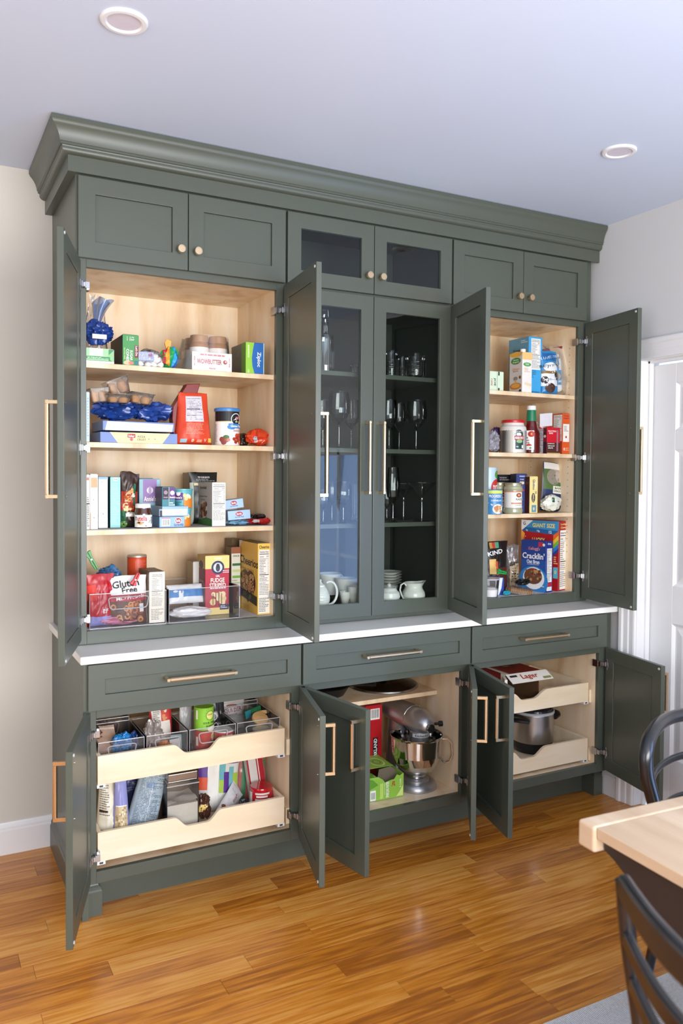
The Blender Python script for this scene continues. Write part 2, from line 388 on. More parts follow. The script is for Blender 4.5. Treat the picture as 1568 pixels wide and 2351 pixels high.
def upper(i, label, shelves, inner, kind):
    x0 = i*W; x1 = x0+W; t = thing('upper_cabinet', label, 'cabinet', (x0+W/2, .25, .914))
    D = .43; m = MB(); e = .0005
    a, b = x0+.0335, x1-.0335
    m.box((a-.015, .02, .92), (a, D, 2.60), inner).box((b, .02, .92), (b+.015, D, 2.60), inner)
    m.box((a, D, .92), (b, D+.008, 2.60), inner).box((a, .02, .94), (b, D, .958), inner)
    m.box((a, .02, 2.243), (b, D, 2.262), inner).box((a, .02, 2.58), (b, D, 2.60), inner)
    m.build('carcass', t, world=True)
    f = MB(); xr = XE if i == 2 else x1
    f.box((x0-(.003 if i == 0 else 0), 0, .914), (x0+.034, .02, 2.60), GREEN).box((x1-.034, 0, .914), (xr, .02, 2.60), GREEN)
    for za, zb in ((.914, .9605), (2.237, 2.275), (2.52, 2.60)): f.box((x0+.034, 0, za), (x1-.034, .02, zb), GREEN)
    f.build('face_frame', t, world=True, bevel=.0008, seg=1)
    if i == 0:
        MB().box((-.003, .02, .914), (.012, YB-.001, 2.60), GREEN).build('side_panel', t, world=True)
    for z in shelves:
        MB().box((a+.001, .022 if kind != 'glass' else .045, z-.0185), (b-.001, D-.002, z), GREEN if kind == 'glass' else inner).build('shelf', t, world=True, bevel=.001, seg=1)
    if kind != 'glass':
        pins(t, b, -1, (.06, .33), 1.15, 2.15, '#e8d4b8' if i == 0 else '#7a5a3c')
    return t
SH1 = (1.910, 1.629, 1.316); SH3 = (1.910, 1.627, 1.343); SHG = (1.947, 1.631, 1.315)
GSH = GREEN
U1 = upper(0, 'left upper green pantry cabinet with maple interior, both tall doors wide open', SH1, MAPLE, 'wood')
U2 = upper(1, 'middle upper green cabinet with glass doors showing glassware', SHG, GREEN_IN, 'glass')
U3 = upper(2, 'right upper green pantry cabinet with maple interior beside the white room door', SH3, MAPLE, 'wood')
HZ = (1.447, 1.734); hg = (2.16, 1.595, 1.03)
door_(U1, 1, .012, -.02, 107.25, .388, UZ0, UZ1, HZ, (2.172, 1.607, 1.005))
door_(U1, -1, W-.012, -.02, 83.0, .388, UZ0, UZ1, HZ, (2.157, 1.59, 1.04))
door_(U3, 1, 2*W+.012, -.02, 104.75, .388, UZ0, UZ1, HZ, (2.16, 1.6, 1.03))
door_(U3, -1, 3*W-.012, -.02, 80.0, .388, UZ0, UZ1, HZ, (2.165, 1.61, 1.04))
door_(U2, 1, W+.0045, -.0005, 0, .388, UZ0, UZ1, HZ, (), glass=True)
door_(U2, -1, 2*W-.0045, -.0005, 0, .388, UZ0, UZ1, HZ, (), glass=True)
for U, i in ((U1, 0), (U2, 1), (U3, 2)):
    x0 = i*W
    door_(U, 1, x0+.0045, -.0005, 0, .388, TZ0, TZ1, None, (), glass=(i == 1), knobz=2.335)
    door_(U, -1, x0+W-.0045, -.0005, 0, .388, TZ0, TZ1, None, (), glass=(i == 1), knobz=2.335)
# crown moulding with left return
cp = [(0, 2.549), (0, 2.603), (.006, 2.604), (.012, 2.606), (.018, 2.611), (.021, 2.618), (.020, 2.624), (.022, 2.628), (.027, 2.629), (.027, 2.636), (.030, 2.638),
      (.032, 2.650), (.036, 2.662), (.042, 2.674), (.050, 2.685), (.056, 2.691), (.058, 2.697), (.060, 2.699), (.060, 2.712), (0.0, 2.7125)]
cm = MB(); xf, yf = -.031, -.030
def crow(o, z): return [(xf-o, YB-.001, z), (xf-o, yf-o*.85, z), (2.427, yf-o*.85, z)]
rows_ = [crow(o, z) for o, z in cp]
vs = [p for r_ in rows_ for p in r_]
fs = [(3*k+j, 3*k+j+1, 3*k+3+j+1, 3*k+3+j) for k in range(len(cp)-1) for j in range(2)]
cm.add(vs, fs, GREEN)
cm.add([(xf, YB-.001, 2.549), (xf, yf, 2.549), (2.427, yf, 2.549), (2.427, -.0205, 2.549), (-.0035, -.0205, 2.549), (-.0035, YB-.001, 2.549)], [(0, 1, 4, 5), (1, 2, 3, 4)], GREEN)
cm.add([(2.427, yf-o*.85, z) for o, z in cp], [tuple(range(len(cp)))], GREEN)
tag(cm.build('crown_moulding', smooth=30), 'green crown moulding running along the top of the whole cabinet wall', 'crown moulding')
# base cabinets
YF = -.1625
def tray(t, x0, x1, z0, z1, y0, scoop, depth=.40):
    m = MB(); th = .013; sa, sb, sc, sd, zd = scoop
    def curve(xa, za, xb, zb, n=6): return [(xa+(xb-xa)*k/n, za+(zb-za)*(.5-.5*cos(pi*k/n))) for k in range(n+1)]
    top = [(x1, z0), (x1, z1)]+[(x1, z1)]*0+list(reversed(curve(sa, z1, sb, zd)+curve(sc, zd, sd, z1)))+[(x0, z1), (x0, z0)]
    m.prism(top, 1, y0, y0+th, MAPLE_H)
    m.box((x0, y0+th, z0), (x0+th, y0+depth, z1), MAPLE_H).box((x1-th, y0+th, z0), (x1, y0+depth, z1), MAPLE_H)
    m.box((x0+th, y0+depth-th, z0), (x1-th, y0+depth, z1), MAPLE_H).box((x0+th, y0+th, z0+.012), (x1-th, y0+depth-th, z0+.019), MAPLE_H)
    o = m.build('pullout_tray', t, world=True)
    for x, sg in ((x0, -1), (x1, 1)):
        r = MB(); r.box((x+sg*.003, y0+.02, z0-.008), (x+sg*.009, y0+depth, z0+.002), STEEL)
        xi = x-sg*.012
        r.box((xi-.014, y0+.001, z0-.012), (xi+.014, y0+.03, z0-.0005), C('#e9e9e9', .4)).box((xi-.006, y0-.0005, z0-.009), (xi+.006, y0+.001, z0-.003), C('#3b4150', .4))
        r.build('runner', o, world=True)
    k = MB()
    k.box((x1+.010, y0+.004, z0-.008), (x1+.0235, y0+depth, z0+.052), MAPLE_H).build('spacer_block', t, world=True)
    return o
def base(i, label):
    x0 = i*W; x1 = x0+W; t = thing('base_cabinet', label, 'cabinet', (x0+W/2, .15, 0))
    a, b = x0+.0335, x1-.0335; D = .43; m = MB()
    m.box((a-.015, YF+.02, .13), (a, D, .88), MAPLE).box((b, YF+.02, .13), (b+.015, D, .88), MAPLE)
    m.box((a, D, .13), (b, D+.008, .88), MAPLE).box((a, YF+.02, .152), (b, D, .170), MAPLE).box((a, YF+.02, .72), (b, D, .728), MAPLE)
    m.build('carcass', t, world=True)
    f = MB(); xr = XE if i == 2 else x1
    f.box((x0-(.009 if i == 0 else 0), YF, .1306), (x0+.034, YF+.02, .884), GREEN).box((x1-.034, YF, .1306), (xr, YF+.02, .884), GREEN)
    for za, zb in ((.1306, .1713), (.694, .73), (.868, .884)): f.box((x0+.034, YF, za), (x1-.034, YF+.02, zb), GREEN)
    f.build('face_frame', t, world=True, bevel=.0008, seg=1)
    k = MB().box((x0, -.045, 0), (xr if i == 2 else x1, -.035, .1306), GREEN).box((x0, YF+.02, .1256), (xr if i == 2 else x1, -.035, .1306), GREEN)
    k.build('kick_board', t, world=True)
    if i == 0:
        s = MB().box((-.009, YF+.02, 0.0), (.012, YB-.001, .884), GREEN); s.build('side_panel', t, world=True)
        s = MB().prism([(-.009-a_, b_) for a_, b_ in ((0, 0), (.012, 0), (.012, .085), (.008, .095), (.008, .1), (.003, .11), (0, .115))], 1, -.124, YB-.001, GREEN)
        s.build('base_moulding', t, world=True)
    for fx0, fx1 in ([(-.012, .061)] if i == 0 else [(2.402-.0, 2.402+.0)] if False else [(2.35, XE)] if i == 2 else []):
        p = MB(); pf = [(0, 0), (0, .083), (.003, .088), (.003, .092), (.010, .102), (.014, .112), (.014, .116), (.018, .119), (.018, .1306)]
        r_ = [[(fx0+(0 if i == 0 else o), -.03, z), (fx0+(0 if i == 0 else o), -.124+o, z), (fx1-(o if i == 0 else 0), -.124+o, z), (fx1-(o if i == 0 else 0), -.03, z)] for o, z in pf]
        p.add([q for l in r_ for q in l], [(4*k_+j, 4*k_+j+1, 4*k_+5+j, 4*k_+4+j) for k_ in range(len(pf)-1) for j in range(3)], GREEN)
        p.build('plinth_foot', t, world=True)
    # drawer
    d = MB(); shaker(d, x0+.0045, x1-.0045, .7245, .886-.006, YF-.02, YF-.0003, .056, GREEN, rail=.052)
    dr = d.build('drawer', t, world=True, bevel=.0014)
    cx = (x0+x1)/2-.006
    g = MB()
    po = [dr.parent.location.x, dr.parent.location.y, 0]
    bar_handle(dr, (cx-.122-po[0], YF-.02-po[1], .810), (cx+.122-po[0], YF-.02-po[1], .810), (0, -.034, 0))
    return t
B1 = base(0, 'left green base cabinet with two maple pull-out trays and a closed drawer above')
B2 = base(1, 'middle green base cabinet holding the stand mixer under its shelf')
B3 = base(2, 'right green base cabinet with two maple pull-out trays beside the right wall')
BZ0, BZ1 = .147, .7215; BH = (.516, .680)
door_(B1, 1, .012, -.1825, 108, .388, BZ0, BZ1, BH, (.645, .225))
door_(B1, -1, W-.012, -.1825, 75.25, .388, BZ0, BZ1, BH, (.645, .23))
door_(B2, 1, W+.012, -.1825, 80.25, .388, BZ0, BZ1, BH, (.645, .23))
door_(B2, -1, 2*W-.012, -.1825, 55, .388, BZ0, BZ1, BH, (.645, .23))
door_(B3, 1, 2*W+.012, -.1825, 104, .388, BZ0, BZ1, BH, (.645, .23))
door_(B3, -1, 3*W-.012, -.1825, 79.25, .388, BZ0, BZ1, BH, (.645, .23))
tray(B1, .041, .731, .462, .560, -.15, (.302, .355, .430, .478, .524))
tray(B1, .041, .731, .198, .298, -.15, (.306, .358, .430, .482, .260))
tray(B3, 1.629, 2.309, .458, .547, -.12, (1.86, 1.915, 1.975, 2.058, .512))
tray(B3, 1.629, 2.309, .182, .283, -.12, (1.86, 1.915, 1.975, 2.058, .243))
MB().box((W+.035, .017, .550), (2*W-.035, .42, .568), MAPLE).build('shelf', B2, world=True, bevel=.001, seg=1)
pins(B2, 2*W-.0335, -1, (.06, .3), .25, .66, '#e8d8c0')
# worktop
ct = MB().box((-.022, -.192, .885), (2.428, YB-.001, .912), QUARTZ)
tag(ct.build('countertop', bevel=.004), 'white quartz worktop running across all three base cabinets', 'countertop')
# ------------------------------------------------------------ printed matter
_tc = {}
def textm(s, bold=True):
    k = (s, bold)
    if k not in _tc:
        cu = bpy.data.curves.new('lettering', 'FONT'); cu.body = s; cu.size = 1; cu.resolution_u = 2
        if bold: cu.offset = .022
        ob = bpy.data.objects.new('lettering', cu); me = bpy.data.meshes.new_from_object(ob)
        vs = [(v.co.x, v.co.y) for v in me.vertices]; fs = [tuple(p.vertices) for p in me.polygons]
        bpy.data.objects.remove(ob); bpy.data.curves.remove(cu); bpy.data.meshes.remove(me)
        x0 = min(v[0] for v in vs); x1 = max(v[0] for v in vs); y0 = min(v[1] for v in vs); y1 = max(v[1] for v in vs)
        _tc[k] = ([(v[0]-(x0+x1)/2, v[1]-(y0+y1)/2) for v in vs], fs, x1-x0, y1-y0)
    return _tc[k]
class DC:
    """prints shapes on a surface S(s, t, offset); s, t in 0..1; sx, sy are its real size"""
    def __init__(s, S, sx, sy, mb, o0=.0004, sub=1, seed=3): s.S = S; s.sx = sx; s.sy = sy; s.mb = mb; s.o = o0; s.sub = sub; s.rng = random.Random(seed)
    def up(s): s.o += .00012
    def run(s, ops):
        for op in ops: getattr(s, op[0])(*op[1:]); s.up()
    def r(s, s0, t0, s1, t1, col, n=None):
        n = n or s.sub; nu = max(1, int(n*abs(s1-s0)+.9)); nv = max(1, int(n*abs(t1-t0)+.9)) if n > 1 else 1
        s.mb.grid(lambda a, b: s.S(s0+(s1-s0)*a, t0+(t1-t0)*b, s.o), nu, nv, col)
    def e(s, cs, ct, rs, rt, col, a0=0, a1=2*pi, k=20):
        rt = rs*s.sx/s.sy if rt is None else rt; nr = 1 if s.sub == 1 else 3
        s.mb.grid(lambda a, b: s.S(cs+rs*max(b, .001)*cos(a0+(a1-a0)*a), ct+rt*max(b, .001)*sin(a0+(a1-a0)*a), s.o), k, nr, col)
    def ring(s, cs, ct, rs, rt, w, col, k=20):
        rt = rs*s.sx/s.sy if rt is None else rt
        s.mb.grid(lambda a, b: s.S(cs+rs*(1-w*b)*cos(2*pi*a), ct+rt*(1-w*b)*sin(2*pi*a), s.o), k, 1, col)
    def p(s, pts, col): s.mb.add([s.S(a, b, s.o) for a, b in pts], [tuple(range(len(pts)))], col)
    def t(s, txt, cs, ct, h, col, rot=0, w=None, bold=True):
        """h: cap height as a part of sy (of sx when turned); w: width as a part of the running side"""
        vs, fs, tw, th = textm(txt, bold); ca, sa = cos(radians(rot)), sin(radians(rot))
        hh = h*(s.sx if rot % 180 == 90 else s.sy); k = hh/th; kx = (w*(s.sx if rot % 180 == 0 else s.sy)/tw) if w else k
        P = []
        for x, y in vs:
            x *= kx; y *= k; P.append(s.S(cs+(x*ca-y*sa)/s.sx, ct+(x*sa+y*ca)/s.sy, s.o))
        s.mb.add(P, fs, col)
    def l(s, s0, t0, s1, t1, n, col='#8a8a88', fill=.5):
        dt = (t1-t0)/n
        for i in range(n):
            x = s0; lim = s1-(s1-s0)*s.rng.choice((0, 0, .1, .35)); tt = t0+dt*(i+.5)
            while x < lim-.01:
                w = (s1-s0)*s.rng.uniform(.06, .22); e_ = min(x+w, lim)
                s.mb.grid(lambda a, b: s.S(x+(e_-x)*a, tt+dt*fill*(b-.5), s.o), 1, 1, col); x = e_+(s1-s0)*.03
    def nf(s, s0, t0, s1, t1, ink='#3c3c3c', bg='#f2f0ea'):
        s.r(s0, t0, s1, t1, bg); s.up(); w = s1-s0; h = t1-t0; a = s0+.05*w; b = s1-.05*w
        s.t('Nutrition Facts', (s0+s1)/2, t1-h*.045, h*.035, ink, w=.82*w)
        y = t1-h*.09; s.r(a, y-.008*h, b, y+.006*h, ink)
        s.t('Calories', a+.22*w, y-.055*h, h*.03, ink, w=.38*w); s.t('210', b-.13*w, y-.05*h, h*.042, ink, w=.2*w)
        s.r(a, y-.10*h, b, y-.094*h, ink)
        s.l(a, y-.42*h, a+.62*w, y-.11*h, 9, '#77756f', .4); s.l(b-.1*w, y-.42*h, b, y-.11*h, 9, '#77756f', .4)
        s.r(a, y-.447*h, b, y-.43*h, ink); s.l(a, y-.56*h, b-.1*w, y-.46*h, 3, '#77756f', .4)
        s.r(a, y-.575*h, b, y-.568*h, ink); s.l(a, t0+.04*h, b, y-.60*h, 8, '#8c8a84', .45)
    def bar(s, s0, t0, s1, t1, vert=False):
        s.r(s0, t0, s1, t1, '#f4f4f2'); s.up(); n = 14
        for i in range(n):
            if vert:
                y = t0+(t1-t0)*(.06+.88*i/n); s.r(s0+.08*(s1-s0), y, s1-.08*(s1-s0), y+(t1-t0)*s.rng.choice((.02, .035)), '#222222')
            else:
                x = s0+(s1-s0)*(.06+.88*i/n); s.r(x, t0+.15*(t1-t0), x+(s1-s0)*s.rng.choice((.02, .035)), t1-.08*(t1-t0), '#222222')
    def pieces(s, s0, t0, s1, t1, n, cols, r=.05):
        """scattered food pictures"""
        for i in range(n):
            a = s0+(s1-s0)*s.rng.random(); b = t0+(t1-t0)*s.rng.random()
            s.o += .00002; s.e(a, b, r*s.rng.uniform(.7, 1.2), None, s.rng.choice(cols), k=8)
    def rings(s, s0, t0, s1, t1, n, r, cols):
        for i in range(n):
            s.o += .00002; s.ring(s0+(s1-s0)*s.rng.random(), t0+(t1-t0)*s.rng.random(), r, None, .5, s.rng.choice(cols), k=8)
def cardfaces(w, d, h):
    return {'F': (lambda s, t, o: (s*w, -o, t*h), w, h), 'L': (lambda s, t, o: (-o, d*(1-s), t*h), d, h),
            'R': (lambda s, t, o: (w+o, d*s, t*h), d, h), 'T': (lambda s, t, o: (s*w, t*d, h+o), w, d)}
def carton(name, label, cat, uL, uR, y, z, v, d, col, art={}, group=None, dy=0, side=None, top=None, uB=None, tilt=None, loc=None, size=None, rot=None, rough=.45, body='box'):
    """upright box: uL,uR the sight lines of its front lower corners, v that of the top; y depth, z shelf height"""
    if size: w, d, h = size; x0, y0, z0 = loc; th = rot or 0
    else:
        x0 = xat(uL, y, z); x1 = xat(uR, y+dy, z); w = sqrt((x1-x0)**2+dy**2); th = atan2(dy, x1-x0) if rot is None else rot
        h = zat(v, x0, y)-z; y0 = y; z0 = z
        if uB: d = yat(uB, x0, z)-y
    t = thing(name, label, cat, (x0, y0, z0), (radians(tilt[0]), radians(tilt[1]), th) if tilt else th, group)
    m = MB().add([(0, 0, 0), (w, 0, 0), (w, d, 0), (0, d, 0), (0, 0, h), (w, 0, h), (w, d, h), (0, d, h)], [(0, 1, 5, 4)], C(col, rough))
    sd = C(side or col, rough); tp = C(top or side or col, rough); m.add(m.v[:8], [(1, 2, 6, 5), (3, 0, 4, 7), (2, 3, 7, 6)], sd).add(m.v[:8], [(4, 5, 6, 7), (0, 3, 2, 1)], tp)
    m.build(body, t, bevel=.0012, merge=True, seg=1)
    # closing flaps: the seam on top stands a little proud
    if h > .05 and body == 'box': MB().box((.003, .003, h), (w-.003, d*.52, h+.0012), tp).build('flap', t)
    if art:
        mb = MB(); F = cardfaces(w, d, h)
        for k, ops in art.items(): S, a, b = F[k]; DC(S, a, b, mb).run(ops)
        mb.build('print', t)
    t['_s'] = (w, d, h); return t
def cyl(name, label, cat, u0, u1, y, z, v, body, art=[], lid=None, group=None, prof=None, lidh=.012, r=None, x=None, h=None, a0=-140, a1=30, lidc=None, sub=14, art_r=None, z0=0):
    """round container; u0,u1 its left and right outline; prof: [(r/R, z/H, colour)] else a straight tin"""
    if x is None:
        xa, xb = xat(u0, y, z), xat(u1, y, z); x = (xa+xb)/2; r = (xb-xa)/2*cos(.42)
        h = zat(v, x, y)-z
    t = thing(name, label, cat, (x, y, z), 0, group); m = MB(); bh = h-(lidh if lid else 0)
    if prof: m.lathe([(p[0]*r, p[1]*bh)+((C(p[2], .35) if isinstance(p[2], str) else p[2],) if len(p) > 2 else ()) for p in prof], C(body, .35) if isinstance(body, str) else body)
    else: m.lathe([(.001, 0), (r*.96, 0), (r, .002), (r, .004), (r*.985, .006), (r*.985, bh-.006), (r, bh-.004), (r, bh-.001), (r*.96, bh), (r*.93, bh-.003), (.001, bh-.003)], C(body, .35) if isinstance(body, str) else body)
    m.build('body' if lid is None else 'jar_body', t, smooth=50)
    if lid:
        R = r*(lidc or 1.0)
        l = MB().lathe([(.001, bh+lidh), (R*.93, bh+lidh), (R*.98, bh+lidh-.0015), (R, bh+lidh-.004), (R, bh), (R*.9, bh-.001)], C(lid, .3) if isinstance(lid, str) else lid)
        l.build('lid', t, smooth=50)
    if art:
        mb = MB(); ar = (art_r or 1)*r
        S = lambda s, tt, o: ((ar+o)*cos(radians(a0+(a1-a0)*s)), (ar+o)*sin(radians(a0+(a1-a0)*s)), z0+tt*(bh-z0))
        DC(S, ar*radians(a1-a0), bh-z0, mb, .0006, sub).run(art); mb.build('print', t)
    t['_s'] = (r, r, h); return t
def pouch(name, label, cat, loc, w, h, th, col, art=[], rot=0, tilt=(0, 0), seed=1, amp=.25, q='stand', group=None, rough=.3, taper=0, mat=None, seal=None, lean=0, back=None, parts=None):
    """bag: q 'stand' is fat below and flat at its top seal, 'pillow' closed at both ends"""
    t = thing(name, label, cat, loc, (radians(tilt[0]), radians(tilt[1]), rot), group); sd = seed*7.31
    def wid(tt): return 1-taper*tt**1.5-(.05*sin(pi*tt))
    def S(s, tt, o, sg=-1):
        s_ = min(max(s, 0), 1); t_ = min(max(tt, 0), 1)
        pr = max(0, sin(pi*s_))**.55
        qq = (min(1, (t_/.10)**.5)*(1-t_**2.2)**.75) if q == 'stand' else max(0, sin(pi*t_))**.5
        n = noise.noise(Vector((s*3.1, tt*3.3*h/w, sd+sg)))*.9+noise.noise(Vector((s*9, tt*8*h/w, sd+5+sg)))*.45
        rdg = abs(noise.noise(Vector((s*5+2, tt*5*h/w, sd+9))))
        nn = (n*.7+rdg*.8-.25)*amp
        ed = min(1, 6*s_*(1-s_))
        y = sg*(th/2)*pr*qq*(1+nn)+sg*nn*th*.28*ed+sg*o
        x = (s-.5)*w*wid(t_)+noise.noise(Vector((s*2, tt*4, sd+20)))*w*.05*amp*3*t_
        zz = tt*h+noise.noise(Vector((s*3, tt*2, sd+30)))*h*.04*amp*3*t_
        y += lean*h*t_**2
        return (x, y, zz)
    m = MB(); A = mat or C(col, rough, 0, .08, 20); nu, nv = 26, 26
    m.grid(lambda a, b: S(a, b, 0, -1), nu, nv, A); m.grid(lambda a, b: S(a, b, 0, 1), nu, nv, C(back, rough) if back else A)
    m.build('bag', t, smooth=60, merge=True)
    if seal:
        k = MB(); k.grid(lambda a, b: (lambda p: (p[0], p[1]-.0009, p[2]))(S(a, .93+b*.075, 0, -1)), 26, 2, seal); k.grid(lambda a, b: (lambda p: (p[0], p[1]+.0009, p[2]))(S(a, .93+b*.075, 0, 1)), 26, 2, seal)
        k.build('seal', t, smooth=60)
    if art:
        mb = MB(); DC(lambda s, tt, o: S(s, tt, o), w, h, mb, .0012, 22).run(art); mb.build('print', t, smooth=60)
    return t
def crumple(name, label, cat, c, rx, ry, rz, mat, seed=1, amp=.35, freq=2.2, flat=True, group=None, rot=0, art=[], n=52, extra=None):
    """crushed film or paper: ball folded by ridged noise; stands on c"""
    t = thing(name, label, cat, c, rot, group); sd = seed*3.7
    def S(s, tt, o):
        a = 2*pi*s; b = pi*(tt-.5); d = Vector((cos(b)*cos(a), cos(b)*sin(a), sin(b)))
        r1 = 1-abs(noise.noise(d*freq*.8+Vector((sd, 0, 0))))*2.3*amp; r2 = 1-abs(noise.noise(d*freq*2.2+Vector((0, sd, 0))))*.9*amp
        r3 = 1+noise.noise(d*1.3+Vector((0, 0, sd)))*amp*.8
        k = r1*r2*r3; z = rz*(1+d.z*k)
        return (d.x*k*(rx+o), d.y*k*(ry+o), max(z, 0.0005)+o*d.z)
    m = MB().grid(lambda a, b: S(a, b, 0), n, n//2, mat if not isinstance(mat, str) else C(mat, .28))
    m.build('bag', t, smooth=38, merge=True)
    if art:
        mb = MB(); DC(S, 2*pi*rx, pi*rz, mb, .0015, 24).run(art); mb.build('print', t, smooth=50)
    if extra: extra(t)
    return t
def clearbin(label, x0, x1, y0, y1, z0, h, handle=True, group='clear acrylic storage bins', hx=None, tint=None):
    t = thing('storage_bin', label, 'bin', (x0, y0, z0), 0, group); w = x1-x0; d = y1-y0; k = .0022; A = tint or ACRYL; m = MB()
    m.box((0, 0, 0), (w, d, k), A).box((0, 0, k), (w, k, h), A).box((0, d-k, k), (w, d, h), A).box((0, k, k), (k, d-k, h), A).box((w-k, k, k), (w, d-k, h), A)
    m.build('bin_wall', t)
    r = MB(); E_ = C('#a9a6a4', .12, 0, .02); z = h
    r.tube([(0, 0, z), (w, 0, z), (w, d, z), (0, d, z)], .0016, RIM, 6, closed=True)
    for x, y in ((0, 0), (w, 0)): r.rod((x, y, .002), (x, y, h), .0011, RIM, 6)
    r.tube([(0, 0, .001), (w, 0, .001), (w, d, .001), (0, d, .001)], .0011, RIM, 6, closed=True)
    r.build('rim', t, smooth=60)
    if handle:
        a, b = hx or (.24*w, .76*w); c = h-.016; g = h*.34; pts = []
        rr = min(g/2, .012)
        for cx_, cz_, s in ((b-rr, c-rr*.6, 0), (a+rr, c-rr*.6, 1), (a+rr*1.3, c-g+rr, 2), (b-rr*1.3, c-g+rr, 3)):
            for q in range(5):
                an = pi/2*(s+q/4); pts.append((cx_+rr*cos(an), -.0015, cz_+rr*(.6 if s < 2 else 1)*sin(an)))
        MB().tube(pts, .0022, RIM, 6, closed=True).build('handle', t, smooth=60)
    return t
RIM = glassy('acrylic_edge', (.86, .86, .86), .08, 1.5, edge=.2, base=.12, edgecol=(.5, .5, .5), milk=.35, milkcol=(.85, .84, .83))
SMOKE = glassy('smoky_acrylic', (.90, .88, .88), .05, 1.4, edge=.12, base=.01, edgecol=(.6, .58, .6), milk=.015)
def clip(label, c, col, L=.07, rot=(0, 0, 0)):
    """bag clip: two long jaws and a hinge"""
    t = thing('bag_clip', label, 'clip', c, rot); cc = C(col, .3)
    for sg in (-1, 1):
        m = MB().prism([(-L/2, sg*.001), (L/2, sg*.001), (L/2-.004, sg*.006), (L*.1, sg*.008), (-L*.15, sg*.007), (-L/2, sg*.013)], 1, -.006, .006, cc)
        m.build('jaw', t, bevel=.001)
    MB().rod((-L*.08, -.007, 0), (-L*.08, .007, 0), .003, STEEL, 8).build('pivot', t)
    return t
# ------------------------------------------------------------ glass and china
def glass(name, label, cat, u, y, z, v, prof, ru, group, mat=None, n=32, hh=None, cuts=0):
    """prof: (r/R, z/H); u centre sight line, ru half width in sight lines"""
    x = xat(u, y, z); r = (xat(u+ru, y, z)-xat(u-ru, y, z))/2*cos(.42); h = hh or zat(v, x, y)-z
    t = thing(name, label, cat, (x, y, z), 0, group); return t, x, r, h
WINE = [(.001, .006), (.50, .0), (.52, .006), (.3, .014), (.10, .03), (.062, .08), (.058, .26), (.06, .36), (.10, .41), (.30, .445), (.62, .50), (.88, .58), (.99, .68), (1, .76), (.95, .86), (.86, .95), (.82, 1)]
def stemglass(name, label, u, ru, y, z, v, prof, group, split):
    t, x, r, h = glass(name, label, 'glass', u, y, z, v, prof, ru, group)
    k = split; P = [(a*r, b*h) for a, b in prof]
    MB().lathe(P[k:], CLEAR, n=32).build('bowl', t, smooth=70)
    MB().lathe(P[3:k+1], STEMG, n=16).build('stem', t, smooth=70)
    MB().lathe(P[:4], CLEAR, n=32).build('foot', t, smooth=70)
    MB().tube([(P[-1][0]*cos(a*pi/16), P[-1][0]*sin(a*pi/16), P[-1][1]) for a in range(32)], .0007, STEMG, 6, closed=True).build('rim', t, smooth=70)
    return t
STEMG = glassy('glass_stem', (.93, .95, .95), .03, 1.5, edge=.5, base=.18, edgecol=(.4, .45, .45))
# ------------------------------------------------------------ glassware behind the glass doors
GZ1, GZ2, GZ3, GZ4 = 1.9475, 1.6315, 1.3155, .9585
def lathe_t(t, name, P, mat, n=32, **k): return MB().lathe(P, mat, n=n).build(name, t, smooth=60, **k)
t, x, r, h = glass('decanter', 'tall cut-glass decanter with stopper on the top shelf, behind the left glass door', 'decanter', 745, .14, GZ1, 712, None, 21, None)
hb = zat(768, x, .14)-GZ1
lathe_t(t, 'body', [(.001, .004), (r*.92, .0), (r*.95, .01), (r, .03), (r, hb*.86), (r*.93, hb*.97), (r*.55, hb), (r*.42, hb*1.06), (r*.36, hb*1.25), (r*.5, hb*1.32)], STEMG, n=12)
lathe_t(t, 'stopper', [(r*.3, hb*1.30), (r*.34, hb*1.38), (r*.55, hb*1.42), (r*.6, h*.88), (r*.52, h), (.001, h)], STEMG, n=8)
mc = MB()
for k in range(24): mc.tube([(r*1.01*cos(k*pi/12), r*1.01*sin(k*pi/12), .02), (r*1.01*cos(k*pi/12), r*1.01*sin(k*pi/12), hb*.55)], .0012, STEMG, 4)
mc.build('cut_pattern', t)
for i, (u, ru, y, v, lb) in enumerate(((898, 14.5, .10, 806, 'cut-glass tumbler, leftmost behind the right glass door'), (923, 10, .26, 820, 'smallest-looking cut-glass tumbler, standing behind the gap between two others'),
        (953, 22, .06, 814, 'wide cut-glass tumbler at the front of the top shelf, behind the right glass door'), (970, 13, .2, 833, 'cut-glass tumbler half hidden behind the widest one'), (813, 9, .18, 836, 'small tumbler at the right of the decanter, behind the left glass door'))):
    t, x, r, h = glass('tumbler', lb, 'glass', u, y, GZ1, v, None, ru, 'cut-glass tumblers on the top shelf')
    lathe_t(t, 'glass_wall', [(.001, .008), (r*.86, .006), (r*.9, .0), (r*.94, .004), (r, h*.3), (r, h)], CLEAR)
    m = MB()
    for z_ in (.12, .2, .36, .44, .62): m.tube([(r*1.01*cos(a*pi/14), r*1.01*sin(a*pi/14), h*z_) for a in range(28)], .0011, STEMG, 4, closed=True)
    for a in range(10): m.tube([(r*1.01*cos(a*pi/5), r*1.01*sin(a*pi/5), h*.03), (r*1.01*cos(a*pi/5), r*1.01*sin(a*pi/5), h*.66)], .0011, STEMG, 4)
    m.build('cut_pattern', t)
BAL = [(.001, .004), (.62, .0), (.64, .006), (.3, .014), (.09, .03), (.05, .08), (.045, .26), (.05, .38), (.10, .42), (.34, .46), (.70, .53), (.93, .62), (1, .71), (.97, .82), (.90, .92), (.84, 1)]
